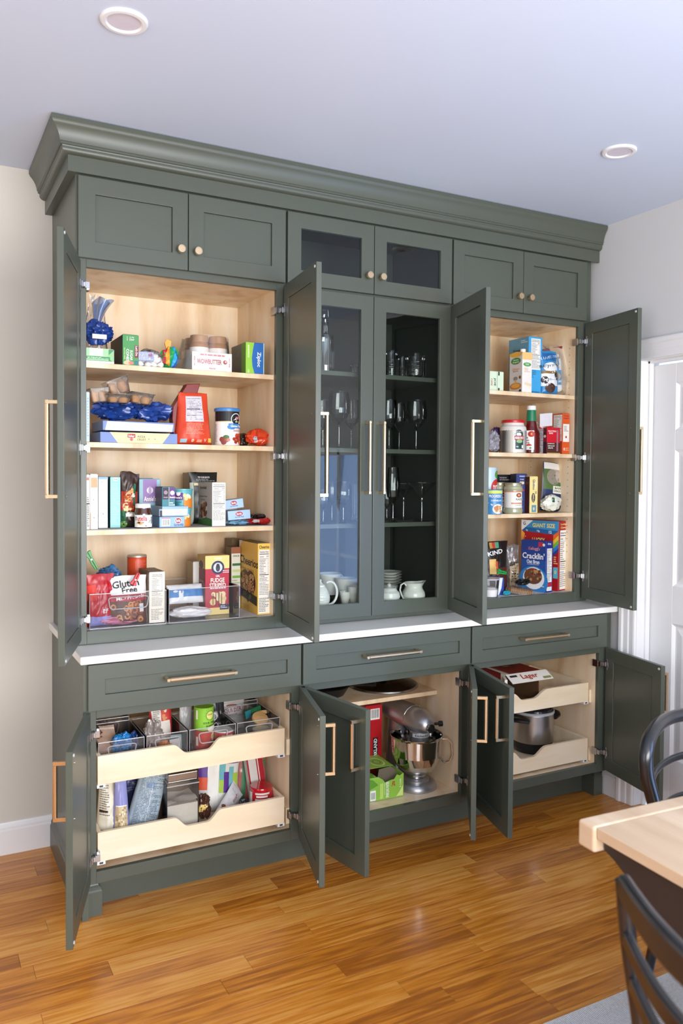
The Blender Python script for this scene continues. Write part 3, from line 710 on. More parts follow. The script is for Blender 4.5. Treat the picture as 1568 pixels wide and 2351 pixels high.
for u, ru, y, v, lb in ((778, 25, .10, 900, 'large balloon wine glass at the front of its shelf behind the left glass door'), (806, 20, .27, 918, 'wine glass at the right behind the left glass door, second row'),
        (741, 21, .26, 918, 'wine glass at the far left behind the brass door handle'), (893, 18, .12, 918, 'leftmost wine glass behind the right glass door'),
        (916, 14, .30, 926, 'slim wine glass in the back row behind the right glass door'), (955, 23, .08, 920, 'large wine glass at the front right behind the right glass door')):
    stemglass('wine_glass', lb, u, ru, y, GZ2, v, BAL, 'stemmed wine glasses on the second shelf', 7)
for u, ru, y, v, lb in ((742, 14, .08, 1124, 'short wine glass at the left edge of the third shelf'), (762, 13, .22, 1105, 'wine glass in the back row of the third shelf, second from the left'),
        (788, 19, .10, 1106, 'round wine glass in the middle of the third shelf behind the left glass door')):
    stemglass('wine_glass', lb, u, ru, y, GZ3, v, WINE, 'wine glasses on the third shelf', 9)
t, x, r, h = glass('highball_glass', 'straight tall glass at the right of the third shelf behind the left glass door', 'glass', 814, .2, GZ3, 1112, None, 11, None)
lathe_t(t, 'glass_wall', [(.001, .006), (r*.9, .0), (r*.93, .01), (r, h)], CLEAR)
FLU = [(.001, .003), (.72, .0), (.74, .005), (.35, .012), (.14, .03), (.09, .07), (.08, .30), (.14, .33), (.5, .38), (.85, .46), (1, .58), (.98, .72), (.88, .88), (.78, 1)]
stemglass('champagne_flute', 'tall champagne flute behind the right glass door', 902, 15, .08, GZ3, 1073, FLU, None, 7)
stemglass('champagne_flute', 'champagne flute half hidden behind the right door handle', 888, 9, .2, GZ3, 1110, FLU, None, 7)
MAR = [(.001, .004), (.64, .0), (.66, .006), (.3, .014), (.08, .03), (.055, .08), (.05, .50), (.08, .56), (.08, .60), (.14, .64), (.6, .85), (1, 1)]
stemglass('martini_glass', 'martini glass at the front right of the third shelf', 968, 31, .08, GZ3, 1108, MAR, 'martini glasses', 8)
stemglass('martini_glass', 'martini glass in the back row beside the flute', 926, 25, .24, GZ3, 1110, MAR, 'martini glasses', 8)
# white china on the floor of the cabinet
CH = C('#e9e7e0', .16, 0, .02); 
def arc(c, r0, r1, a0, a1, n, pl='xz', th=0):
    out = []
    for k in range(n+1):
        a = radians(a0+(a1-a0)*k/n); out.append((c[0]+r0*cos(a)*cos(th), c[1]+r0*cos(a)*sin(th), c[2]+r1*sin(a)))
    return out
t, x, r, h = glass('teapot', 'round white ribbed teapot at the left behind the left glass door', 'teapot', 735, .06, GZ4, 1338, None, 22, None)
P = [(.001, 0), (r*.6, 0), (r*.62, .004)]+[(r*(.62+.38*sin(pi*k/20))*(1+.012*(k % 2)), h*(.06+.84*k/22)) for k in range(1, 21)]+[(r*.5, h*.88)]
lathe_t(t, 'body', P, CH, 36); lathe_t(t, 'lid', [(r*.52, h*.86), (r*.5, h*.92), (r*.2, h), (r*.1, h*1.04), (r*.16, h*1.1), (.001, h*1.14)], CH)
MB().tube(arc((r*.95, -.01, h*.62), r*.85, h*.42, 118, -118, 14), .0055, CH, 8).build('handle', t, smooth=60)
MB().tube([(-r*.9, 0, h*.3), (-r*1.4, 0, h*.5), (-r*1.7, 0, h*.9)], [.014, .01, .007], CH, 10).build('spout', t, smooth=60)
for i, (u, ru, y, v, z, hn, lb) in enumerate(((757, 27, .26, 1316, GZ4+.03, 1, 'large white cup tipped up at the back left behind the teapot'), (795, 26, .17, 1327, GZ4, 0, 'wide white cup in the middle behind the left glass door'), (815, 17, .08, 1346, GZ4, 0, 'white cup at the front right behind the left glass door'), (792, 13, .10, 1358, GZ4, 0, 'small white cup standing in front of the wide one'))):
    t, x, r, h = glass('cup', lb, 'cup', u, y, z, v, None, ru, 'white china cups')
    lathe_t(t, 'body', [(.001, .002), (r*.5, 0), (r*.52, .004), (r*.62, h*.25), (r*.8, h*.55), (r*.93, h*.8), (r, h), (r*.96, h), (r*.85, h*.75), (r*.5, h*.1), (.001, h*.08)], CH)
    MB().tube(arc((r*.88, 0, h*.62), r*.42, h*.3, 110, -110, 10), .0032, CH, 8).build('handle', t, smooth=60)
for k in range(5):
    x = xat(893, .22, GZ4); p = MB().lathe([(.001, .003), (.034, .0), (.036, .003), (.056, .010), (.058, .0115), (.054, .0115), (.034, .006), (.001, .006)], CH, n=36).build('saucer', loc=(x+(.001 if k % 2 else 0), .22, GZ4+.062+k*.0125), smooth=50)
    tag(p, 'white saucer in the stack behind the sugar bowl, '+('lowest of the five', 'second from the bottom', 'middle of the five', 'second from the top', 'topmost of the five')[k], 'saucer', 'stack of white saucers')
t, x, r, h = glass('bowl', 'white china bowl under the stack of saucers', 'bowl', 893, .22, GZ4, 1370, None, 20, None, hh=.062)
lathe_t(t, 'body', [(.001, .002), (r*.55, 0), (r*.6, .004), (r*.85, h*.5), (r, h), (r*.96, h), (r*.8, h*.5), (.001, h*.15)], CH)
t, x, r, h = glass('sugar_bowl', 'round white lidded sugar bowl behind the right glass door', 'sugar bowl', 893, .05, GZ4, 1353, None, 24, None)
lathe_t(t, 'body', [(.001, 0), (r*.62, 0), (r*.64, .004), (r*.9, h*.3), (r, h*.55), (r*.93, h*.8), (r*.72, h*.95), (r*.7, h)], CH)
lathe_t(t, 'lid', [(r*.72, h*.98), (r*.6, h*1.1), (r*.2, h*1.18), (r*.12, h*1.22), (r*.2, h*1.32), (.001, h*1.4)], CH)
t, x, r, h = glass('creamer', 'white china cream jug with a looped handle, behind the right glass door', 'jug', 949, .05, GZ4, 1337, None, 25, None)
Rr = [(.001, 0), (r*.62, 0), (r*.64, .004), (r*.92, h*.2), (r, h*.38), (r*.95, h*.55), (r*.78, h*.70), (r*.72, h*.8), (r*.76, h*.93), (r*.82, h), (r*.78, h), (r*.68, h*.8)]
def cre(a, b):
    k = b*(len(Rr)-1); i = min(int(k), len(Rr)-2); f = k-i; rr = Rr[i][0]+(Rr[i+1][0]-Rr[i][0])*f; z = Rr[i][1]+(Rr[i+1][1]-Rr[i][1])*f
    an = 2*pi*a; lip = max(0, cos(an))**10*max(0, (z/h-.72)/.28)
    return (rr*cos(an)+lip*r*.42, rr*sin(an), z+lip*h*.06)
MB().grid(cre, 40, 33, CH).build('body', t, smooth=60, merge=True)
MB().tube([(-r*.72, 0, h*.86), (-r*.95, 0, h*1.0), (-r*1.25, 0, h*.92), (-r*1.35, 0, h*.68), (-r*1.2, 0, h*.45), (-r*.98, 0, h*.22)], .0038, CH, 8).build('handle', t, smooth=60)
MB().box((W+.034, .02, GZ4-.0004), (2*W-.034, .42, GZ4+.0004), C('#5a6f9a', .35)) if False else None
# ------------------------------------------------------------ middle base cabinet
SILV = C('#b4b5ba', .36, .85, .03, coat=.3); CHR = C('#d8d8d8', .08, 1, .02)
mx, my, mz = 1.418, -.008, .1715
t = thing('stand_mixer', 'silver stand mixer with a polished steel bowl in the middle base cabinet', 'stand mixer', (mx, my, mz)); t.scale = (.92, .92, 1)
def oval(a, rx, ry, y0): return (rx*cos(a), y0+ry*sin(a))
# base: round front plate running back to the column
def basef(a, b):
    lv = [(1, 0), (1, .008), (.97, .016), (.9, .024), (.8, .028), (.62, .030), (.001, .031)]
    k = b*6; i = min(int(k), 5); f = k-i; s_ = lv[i][0]+(lv[i+1][0]-lv[i][0])*f; z = lv[i][1]+(lv[i+1][1]-lv[i][1])*f; an = 2*pi*a
    y = sin(an); yy = .098*y if y < 0 else .24*y**.8
    xx = .098*cos(an)*(1 if y < 0 else 1-.3*max(0, y)**2)
    return (xx*s_, yy*s_, z)
MB().grid(basef, 48, 12, SILV).build('base', t, smooth=60, merge=True)
MB().lathe([(.062, .030), (.062, .036), (.05, .042), (.045, .044), (.001, .044)], SILV, (0, 0, 0), 32).build('bowl_plate', t, smooth=50)
cl = MB()
def colf(a, b):
    an = 2*pi*a; w_ = .048-.008*b; d_ = .05+.012*b; return (w_*cos(an), .185+d_*sin(an)-.015*b, .026+.23*b)
cl.grid(colf, 28, 8, SILV, cu=True).build('column', t, smooth=60)
def head(a, b):
    # b runs from the rear (0) to the nose (1)
    y = .27-.385*b; an = 2*pi*a
    rr = (min(1, (b/.10))**.5)*(1 if b < .70 else max(0, 1-((b-.70)/.30)**2)**.5)
    rx = .064*rr*(.84+.16*min(1, b*2)); rz = .060*rr*(.80+.20*min(1, b*2)); dz = .287+.0*b-.008*max(0, b-.6)
    return (rx*cos(an), y, dz+rz*sin(an)*(1 if sin(an) > 0 else .82))
MB().grid(head, 40, 36, SILV, cu=True).build('motor_head', t, smooth=60, merge=True)
b_ = MB().tube([(.0635*cos(2*pi*k/40), .02, .287+.0605*sin(2*pi*k/40)*(1 if sin(2*pi*k/40) > 0 else .82)) for k in range(40)], .002, CHR, 6, closed=True); b_.build('trim_band', t, smooth=60)
hy = -.035
MB().lathe([(.044, .252), (.047, .248), (.047, .228), (.043, .224), (.043, .206), (.034, .200), (.001, .200)], SILV, (0, hy+.01, 0), 36).build('planetary_hub', t, smooth=50)
mb = MB(); S = lambda s, tt, o: ((.0472+o)*cos(radians(-165+110*s)), hy+.01+(.0472+o)*sin(radians(-165+110*s)), .229+.018*tt)
DC(S, .0465*radians(110), .018, mb, .0003, 16).run([('r', 0, .05, 1, .95, '#b9babd'), ('t', 'KitchenAid', .52, .5, .6, '#151515')]); mb.build('print', t)
MB().rod((.0, -.108, .281), (.0, -.124, .281), .019, CHR, 20).rod((.0, -.122, .281), (.002, -.128, .281), .015, BLACK, 16).rod((.045, -.085, .287), (.068, -.092, .287), .006, BLACK, 12).rod((.064, -.091, .287), (.080, -.096, .287), .012, BLACK, 14).build('attachment_knob', t, smooth=40, label='black knob of the attachment hub')
MB().box((-.066, .04, .222), (-.056, .09, .230), BLACK).build('speed_lever', t, bevel=.003)
zr = zat(1700, mx, my-.1)-mz; BR = .124; KB = 1.13
MB().lathe([(.03, .044), (.046, .046), (.048, .058), (.060, .064), (.083, .080), (.104, .11), (.115, .145), (.120, zr-.01), (BR, zr-.004), (BR+.001, zr), (BR-.002, zr+.001), (.1175, zr-.01), (.112, .145), (.101, .112), (.08, .084), (.001, .07)], CHR, (0, 0, 0), 48).build('mixing_bowl', t, smooth=60)
MB().tube([(.118, -.04, zr-.010), (.140, -.048, zr-.008), (.157, -.052, zr-.025), (.161, -.053, zr-.075), (.150, -.05, zr-.105), (.128, -.042, zr-.112), (.108, -.034, zr-.095)], .0055, CHR, 8, flat=1.8).build('bowl_handle', t, smooth=60, rot=(0, 0, radians(-24)))
wh = MB()
for k in range(7):
    a = pi*k/7
    wh.tube([((.012+.034*sin(pi*q/12))*cos(a)*(1 if q < 7 else 1), hy+.01+(.012+.034*sin(pi*q/12))*sin(a), .19-.115*q/12) for q in range(13)], .0011, CHR, 5)
    wh.tube([(-(.012+.034*sin(pi*q/12))*cos(a), hy+.01-(.012+.034*sin(pi*q/12))*sin(a), .19-.115*q/12) for q in range(13)], .0011, CHR, 5)
wh.build('wire_whip', t, smooth=60)
# big glass lid on the shelf above
lr = .155; t = thing('pan_lid', 'large dark glass pan lid with a steel rim lying on the shelf above the mixer', 'lid', (1.372, .20, .5685))
DG = glassy('dark_glass', (.16, .17, .16), .03, 1.5, base=.03)
MB().lathe([(lr, .006), (lr*.9, .016), (lr*.6, .028), (.018, .034), (.001, .034)], DG, n=48).build('lid_glass', t, smooth=70)
MB().lathe([(lr-.008, .0), (lr+.003, .0), (lr+.005, .004), (lr+.003, .009), (lr-.004, .0095), (lr-.008, .0)], STEEL, n=48).build('rim', t, smooth=40)
MB().lathe([(.008, .034), (.006, .045), (.014, .05), (.018, .056), (.014, .062), (.001, .064)], BLACK, n=20).build('knob', t, smooth=50)
t = thing('frying_pan', 'black pan pushed to the back of the shelf behind the door', 'pan', (1.06, .2, .5685))
MB().lathe([(.001, 0), (.10, 0), (.125, .04), (.128, .04), (.122, .042), (.098, .004), (.001, .004)], BLACK, n=36).build('pan_body', t, smooth=50)
MB().tube([(.11, -.05, .035), (.15, -.09, .045), (.19, -.14, .05)], [.006, .008, .009], BLACK, 8, flat=1.6).build('handle', t, smooth=50)
# sparkling-water carton, torn open
bz = .1715; LG = '#8fc24a'
t = thing('drink_carton', 'green open carton of sparkling water in front of the stand mixer', 'carton', (1.150, -.070, bz), radians(-3))
w, d, h = .160, .26, zat(1783, 1.193, -.067)-bz
m = MB(); q = .002; gm = C(LG, .4)
m.box((0, 0, 0), (w, d, q), gm).box((0, 0, q), (q, d, h), gm).box((w-q, 0, q), (w, d, h), gm).box((q, d-q, q), (w-q, d, h), gm)
fr = [(q, q), (w-q, q), (w-q, h), (w*.88, h*.92), (w*.80, h*.98), (w*.72, h*.80), (w*.60, h*.78), (w*.45, h*.72), (w*.38, h*.86), (w*.25, h), (q, h)]
m.prism(fr, 1, 0, q, gm); m.build('carton_body', t)
MB().box((0, .095, h), (w, d, h+q), gm).build('top_panel', t)
MB().prism([(w*.40, h*.45), (w*.98, h*.5), (w*.98, h*1.12), (w*.85, h*1.28), (w*.5, h*1.22), (w*.42, h*.9)], 1, .028, .03, C('#6b5f4e', .8)).build('torn_flap', t, rot=(radians(-22), 0, 0), loc=(0, 0, 0), label='brown inside of the torn flap')
mb = MB(); F = cardfaces(w, d, h)
DC(*F['F'], mb).run([('r', .02, .02, .18, .45, '#f0f0ee'), ('bar', .03, .03, .17, .40), ('r', .30, .05, .40, .7, '#b8dc6a'), ('t', 'SPARKLING WATER', .52, .40, .09, '#f6f8ec', 90, .68), ('t', 'Lime', .68, .62, .13, '#b0202a', 90, .2), ('r', .43, .2, .44, .7, '#e8f4c8'), ('p', [(.78, .05), (.98, .05), (.98, .5), (.9, .3)], '#d6e98c'), ('t', '8 CANS', .9, .6, .05, '#f0f0d0', 90), ('p', [(.0, .5), (.25, .66), (.1, .9), (.0, .95)], '#5d9a2c')])
DC(*F['T'], mb, .0024).run([('e', .3, .72, .2, .12, '#b7d778'), ('ring', .3, .72, .28, .2, .2, '#6fa038'), ('ring', .7, .6, .2, .2, .2, '#cfe39a'), ('ring', .7, .6, .12, .1, .3, '#6fa038')])
mb.build('print', t)
cyl('soda_can', 'green soda can lying inside the open sparkling-water carton', 'can', 0, 0, 0, 0, 0, '#7fb83c', [('r', 0, 0, 1, 1, '#8cc63f'), ('e', .5, .5, .2, .3, '#d7ecb0'), ('t', 'LIME', .5, .5, .1, '#2e6b25')], x=1.22, r=.031, h=.11)
bpy.data.objects['soda_can'].rotation_euler = (radians(-90), 0, radians(-3)); bpy.data.objects['soda_can'].location = (1.212, -.055, bz+.036)
carton('coffee_box', 'red tall package with vertical black lettering behind the green carton', 'package', 838, 876, .16, bz, 1622, .12, '#b3121c', {'F': [('r', .02, .78, .98, .97, '#c21822'), ('bar', .30, .80, .85, .95), ('r', .45, .22, .75, .55, '#15110f'), ('t', 'KIRKLAND', .6, .385, .20, '#f2f2f2', 90, .3)]}, side='#8d0f16')
# ------------------------------------------------------------ right base cabinet
t = thing('beer_carton', 'empty dark red and white lager carton with its end flap open on the upper tray', 'carton', (xat(1160, -.085, .55), -.085, .4775))
w = xat(1241, -.085, .5)-t.location.x; d = .27; h = zat(1549, t.location.x, -.085)-.4775; cb = C('#7d1a1c', .45); wc = C('#e6e0d4', .5); ib = C('#6e4f31', .8)
def panel(a, b, m_out, name): MB().box(a, b, m_out).build(name, t)
MB().box((0, .012, 0), (.002, d, h), cb).box((w-.002, .012, 0), (w, d, h), cb).box((.002, d-.002, 0), (w-.002, d, h), ib).box((.002, .0, 0), (w-.002, d-.002, .002), ib).build('carton_body', t)
MB().box((.0021, .012, .002), (.0035, d, h-.002), ib).box((w-.0035, .012, .002), (w-.0021, d, h-.002), ib).box((.0035, .012, h-.0035), (w-.0035, d, h-.0021), ib).build('lining', t, label='brown cardboard inside')
MB().box((0, 0, h-.002), (w, d, h), cb).build('top_panel', t)
MB().box((0, -.060, -.002), (w+.03, 0, 0), wc).build('flap', t, rot=(radians(30), 0, 0), loc=(0, 0, h), label='white end flap printed with Lager')
MB().box((-.012, -.055, .02), (0, 0.0, h-.01), wc).build('side_flap', t, rot=(0, 0, radians(-30)))
mb = MB(); F = cardfaces(w, d, h)
DC(*F['T'], mb).run([('r', .0, .0, .1, 1, '#e6e0d4'), ('r', .12, .0, .13, 1, '#d8c9a0'), ('l', .2, .7, .9, .8, 1, '#caa24a'), ('e', .55, .45, .22, .12, '#55100f'), ('l', .4, .42, .7, .5, 2, '#c9a36a')])
DC(*F['L'], mb).run([('r', .5, .1, .98, .9, '#8c1e20'), ('t', 'LAGER', .7, .6, .12, '#17120f'), ('r', .88, 0, 1, 1, '#e6e0d4')])
S = lambda s, tt, o: (s*(w+.03), -.060*(1-tt)*.866-o*.5, h-.060*(1-tt)*.5+o*.866)
DC(S, w+.03, .060, mb, .001).run([('t', 'Lager', .5, .5, .62, '#a03322', 0, .4), ('r', .05, .6, .22, .8, '#2a2522'), ('r', .78, .1, .97, .32, '#8d8a4e')])
mb.build('print', t)
pz = .2025; px_, py_ = xat(1222, .065, pz), .065; pr_ = .0995
t = thing('slow_cooker', 'stainless steel pressure cooker with black handles and black base on the lower tray', 'cooker', (px_, py_, pz))
PH = zat(1640, px_, py_-.1)-pz; BS = C('#c4c4c6', .28, 1, .02)
MB().lathe([(.001, 0), (pr_*.85, 0), (pr_*.93, .02), (pr_*.96, .05)], BLACK, n=48).build('base', t, smooth=50)
MB().lathe([(pr_*.96, .05), (pr_, .052), (pr_, PH-.012), (pr_*.99, PH-.01)], BS, n=48).build('shell', t, smooth=50)
MB().lathe([(pr_*.99, PH-.010), (pr_*1.03, PH-.008), (pr_*1.03, PH), (pr_*.98, PH+.003), (pr_*.95, PH-.004)], C('#b9bcc0', .35), n=48).build('rim', t, smooth=50)
MB().lathe([(pr_*.95, PH-.004), (pr_*.9, PH+.01), (pr_*.6, PH+.022), (.02, PH+.026), (.02, PH+.04), (.001, PH+.042)], C('#22242a', .12), n=40).build('lid', t, smooth=50)
for sg in (1, -1):
    MB().tube([(sg*pr_*.80, -.062*1, PH-.035), (sg*(pr_+.012), -.050, PH-.03), (sg*(pr_+.036), -.02, PH-.03), (sg*(pr_+.036), .02, PH-.03), (sg*(pr_+.010), .045, PH-.03), (sg*pr_*.82, .058, PH-.035)], .0105, BLACK, 8, flat=1.5, up=(0, 0, 1)).build('handle', t, smooth=50)
# ------------------------------------------------------------ rug, table and chairs
RG = C('#dadadb', .95, 0, .25, 160, bump=.9, bscale=420)
rg = MB()
def rugf(a, b): return (1.02+1.38*a, -1.262+.012*a-3.2*b, .0085)
rg.grid(rugf, 2, 2, RG); rg.box((1.02, -4.4, .0005), (2.40, -1.262, .0085), RG)
o = rg.build('rug', bevel=.003); tag(o, 'grey woven rug under the dining table', 'rug')
fb = MB()
for k in range(230):
    x = 1.02+.006*k; fb.box((x, -1.262, .0085), (x+.0035, -3.0, .0105), RG)
fb.build('weave_rib', o, kind='stuff')
TT = wood('table_oak', '#bfa284', '#d2b798', '#e0c9ad', (1.6, .18, 1.6), .45, scale=7, figure=.7, rnd=.2); DK = C('#2f2522', .5)
ta = radians(-2.5); TX, TY, TZ = .806, -1.604, .755
t = thing('dining_table', 'pale oak dining table with a dark base at the lower right', 'table', (TX, TY, 0), ta)
MB().box((-.004, -.052, TZ-.058), (1.8, 0, TZ), TT).build('breadboard_end', t, bevel=.007, seg=3)
x = .002
for k in range(10):
    wd = (.165, .12, .14, .18, .13, .15, .16, .14, .17, .15)[k]
    MB().box((x, -2.2, TZ-.026), (x+wd-.0012, -.053, TZ-.001), TT).build('tabletop_board', t, bevel=.0015, seg=1); x += wd
ap = MB(); 
pr2 = [(-.056, TZ-.027), (-.056, TZ-.052), (-.085, TZ-.062), (-.12, TZ-.08), (-.16, TZ-.11), (-.20, TZ-.15), (-.24, TZ-.19), (-.9, TZ-.19), (-.9, TZ-.027)]
ap.prism(pr2, 0, .02, .06, DK); ap.build('apron', t, bevel=.002)
for (xa, xb, ya, yb, sx, sy) in ((.04, .13, -.30, -.41, -.02, -.02), (.04, .13, -1.9, -2.0, -.02, .02), (1.5, 1.6, -.3, -.4, .02, -.02)):
    m = MB(); zt = TZ-.03
    m.add([(xa+sx, ya+sy, .011), (xb+sx*2, ya+sy, .011), (xb+sx*2, yb+sy*2, .011), (xa+sx, yb+sy*2, .011), (xa, ya, zt), (xb, ya, zt), (xb, yb, zt), (xa, yb, zt)],
          [(0, 3, 2, 1), (4, 5, 6, 7), (0, 1, 5, 4), (1, 2, 6, 5), (2, 3, 7, 6), (3, 0, 4, 7)], DK); m.build('leg', t, bevel=.004)
MB().box((.1, -.33, TZ-.14), (1.5, -.38, TZ-.03), DK).build('cross_rail', t)
BW = C('#16181d', .3, 0, .05, coat=.4); CANE = C('#c9bda6', .85, 0, .2, 150, bump=.6, bscale=300)
def bezier(ps, n=10):
    """smooth path through points (Catmull-Rom)"""
    P = [Vector(p) for p in ps]; P = [P[0]*2-P[1]]+P+[P[-1]*2-P[-2]]; out = []
    for i in range(1, len(P)-2):
        for k in range(n):
            u = k/n; a, b, c, d = P[i-1:i+3]
            out.append(.5*((2*b)+(c-a)*u+(2*a-5*b+4*c-d)*u*u+(3*b-a-3*c+d)*u**3))
    out.append(P[-2]); return out
# chair at the left side of the table, its back to the camera
ra = (.520, -1.985, .858); da = Vector((-.30, -.954, 0)).normalized(); fwd = Vector((-da.y, da.x, 0))*1  # fwd points to the table
if fwd.x < 0: fwd = -fwd
t = thing('dining_chair', 'black bentwood chair seen from behind in the lower right corner', 'chair', (0, 0, 0), group='black bentwood dining chairs'); A = Vector(ra); WD = .43
def cp_(s, f, z): return tuple(Vector((A.x, A.y, 0))+da*s*WD+fwd*f+Vector((0, 0, z)))
cv = lambda s, f, z: cp_(s, f-.035*sin(pi*s), z)
tr_ = [cv(s/12, .0, .858-.012+.020*sin(pi*s/12)) for s in range(13)]
m = MB()
def railf(z0, z1, th, f0, f1):
    m = MB(); n = 16
    def R(s, z, k): 
        fz = f0+(f1-f0)*0; return cv(s, fz+k, z)
    for k_ in range(n):
        s0, s1 = k_/n, (k_+1)/n
        a0 = z0(s0); b0 = z1(s0); a1 = z0(s1); b1 = z1(s1)
        m.add([R(s0, a0, 0), R(s1, a1, 0), R(s1, b1, 0), R(s0, b0, 0), R(s0, a0, th), R(s1, a1, th), R(s1, b1, th), R(s0, b0, th)],
              [(0, 3, 2, 1), (4, 5, 6, 7), (0, 1, 5, 4), (2, 3, 7, 6)]+([(3, 0, 4, 7)] if k_ == 0 else [])+([(1, 2, 6, 5)] if k_ == n-1 else []), BW)
    return m
railf(lambda s: .826-.006*sin(pi*s), lambda s: .864+.010*sin(pi*s), .022, -.002, 0).build('top_rail', t, bevel=.008, merge=True, smooth=50, seg=3)
railf(lambda s: .744-.014*sin(pi*s), lambda s: .770-.006*sin(pi*s), .016, .008, 0).build('back_slat', t, bevel=.004, merge=True, smooth=50)
railf(lambda s: .667-.014*sin(pi*s), lambda s: .693-.006*sin(pi*s), .016, .02, 0).build('back_slat', t, bevel=.004, merge=True, smooth=50)
for s_ in (0, 1):
    MB().tube(bezier([cp_(s_*1.0, .01, .85), cp_(s_, .022, .74), cp_(s_, .045, .6), cp_(s_, .06, .46), cp_(s_, .03, .22), cp_(s_, -.02, .0)], 6), [.014]*31, BW, 10).build('back_leg', t, smooth=60)
    MB().tube([cp_(s_*.9+.05, .44, .45), cp_(s_*.9+.05, .45, 0)], [.015, .011], BW, 10).build('front_leg', t, smooth=60)
    MB().rod(cp_(s_, .03, .2), cp_(s_*.9+.05, .445, .2), .009, BW, 8).build('stretcher', t, smooth=60)
def seatf(a, b): return cp_(.5+(a-.5)*(.94+.1*b), .055+.42*b, .452+.018*sin(pi*a)**.4*sin(pi*b)**.4)
m = MB(); m.grid(seatf, 10, 10, CANE); m.grid(lambda a, b: tuple(Vector(seatf(a, b))*1+Vector((0, 0, -.012-.03*sin(pi*a)**.4*sin(pi*b)**.4))), 10, 10, CANE); m.build('seat', t, smooth=60, label='pale woven seat')
# chair on the far side of the table
t = thing('dining_chair', 'black bentwood chair with a hooped back beyond the far edge of the table', 'chair', (0, 0, 0), group='black bentwood dining chairs')
B0 = Vector((1.285, -1.375, 0)); db = Vector((.97, .24, 0)).normalized(); fb_ = Vector((.24, -.97, 0)).normalized(); WB = .42
def q_(s, f, z): return tuple(B0+db*s*WB+fb_*f+Vector((0, 0, z)))
hoop = bezier([q_(.10, .03, .44), q_(.045, .012, .60), q_(.0, -.005, .70), q_(.03, -.012, .765), q_(.20, -.03, .795), q_(.5, -.05, .80), q_(.8, -.03, .795), q_(.97, -.012, .765), q_(1., -.005, .70), q_(.955, .012, .60), q_(.9, .03, .44)], 8)
MB().tube(hoop, .0195, BW, 12).build('back_hoop', t, smooth=60)
MB().tube(bezier([q_(.03, .0, .655), q_(.25, -.03, .675), q_(.5, -.04, .68), q_(.75, -.03, .675), q_(.97, .0, .655)], 6), .012, BW, 10, flat=.6).build('back_slat', t, smooth=60)
MB().tube(bezier([q_(.08, .01, .545), q_(.3, -.02, .56), q_(.5, -.03, .565), q_(.7, -.02, .56), q_(.92, .01, .545)], 6), .012, BW, 10, flat=.6).build('back_slat', t, smooth=60)
for s_ in (0, 1):
    MB().tube(bezier([q_(.1+.8*s_, .03, .46), q_(.1+.8*s_, .01, .25), q_(.08+.84*s_, -.03, .011)], 6), .0145, BW, 10).build('back_leg', t, smooth=60)
    MB().tube([q_(.02+.8*s_, .38, .45), q_(.0+.84*s_, .39, 0.011)], [.015, .012], BW, 10).build('front_leg', t, smooth=60)
    MB().rod(q_(.1+.8*s_, .01, .2), q_(.01+.83*s_, .385, .2), .009, BW, 8).build('stretcher', t, smooth=60)
MB().rod(q_(.01, .385, .16), q_(.84, .385, .16), .009, BW, 8).build('stretcher', t, smooth=60)
def seatg(a, b): return q_(.5+(a-.5)*(.86+.2*b)-.04*b*2, .03+.36*b, .452+.018*sin(pi*a)**.4*sin(pi*b)**.4)
m = MB(); m.grid(seatg, 12, 12, CANE); m.grid(lambda a, b: tuple(Vector(seatg(a, b))+Vector((0, 0, -.012-.03*sin(pi*a)**.4*sin(pi*b)**.4))), 12, 12, CANE); m.build('seat', t, smooth=60, label='pale woven seat')
# ------------------------------------------------------------ left pantry, top shelf
A1, A2, A3, A4 = 1.9105, 1.6295, 1.3165, .9585
NAVY = C('#1f3f86', .22, 0, .15, 12); 
carton('food_box', 'green and white box lying flat on the top shelf, under the blue bag', 'box', 197.5, 262, .035, A1, 798, .16, '#3f8a54', {'F': [
    ('r', 0, .2, .8, 1, '#9fcb9a'), ('r', 0, 0, 1, .16, '#eef0ea'), ('r', .12, .5, .6, 1, '#dcebd8'), ('l', .16, .55, .56, .95, 4, '#b5cdb5'), ('p', [(.72, .45), (.98, .92), (.98, .1)], '#8cc487'), ('r', 0, .28, .85, .46, '#3b8a50'), ('l', .05, .3, .8, .42, 2, '#cfe6cf')]}, side='#e6ebe4')
t = crumple('bread_bag', 'blue and clear twisted bread bag standing on the green box at the top left', 'bag', (xat(226, .11, A1+.09), .12, A1+.074), .062, .05, .048, NAVY, 3, .30, 2.6)
m = MB(); pts = lambda a, b: ((.009+.024*b**1.2)*cos(2*pi*a)*(1+.3*sin(6*pi*a))+.022*b*b, (.009+.020*b**1.2)*sin(2*pi*a)*(1+.25*cos(8*pi*a)), .078+.088*b+.012*b*sin(4*pi*a))
m.grid(pts, 28, 10, glassy('blue_film', (.55, .68, .88), .15, 1.4, edge=.3, base=.08, edgecol=(.3, .4, .65), milk=.35, milkcol=(.12, .24, .52)), cu=True); m.build('twisted_neck', t, smooth=60)
MB().box((-.03, -.056, .018), (.02, -.050, .034), C('#e9e9ee', .4)).build('label', t)
pouch('plastic_bag', 'clear plastic bag neck rising behind the blue bread bag', 'bag', (xat(222, .18, A1+.1), .2, A1+.002), .10, .27, .06, '#ffffff', mat=FILM, seed=9, amp=.5, taper=.5)
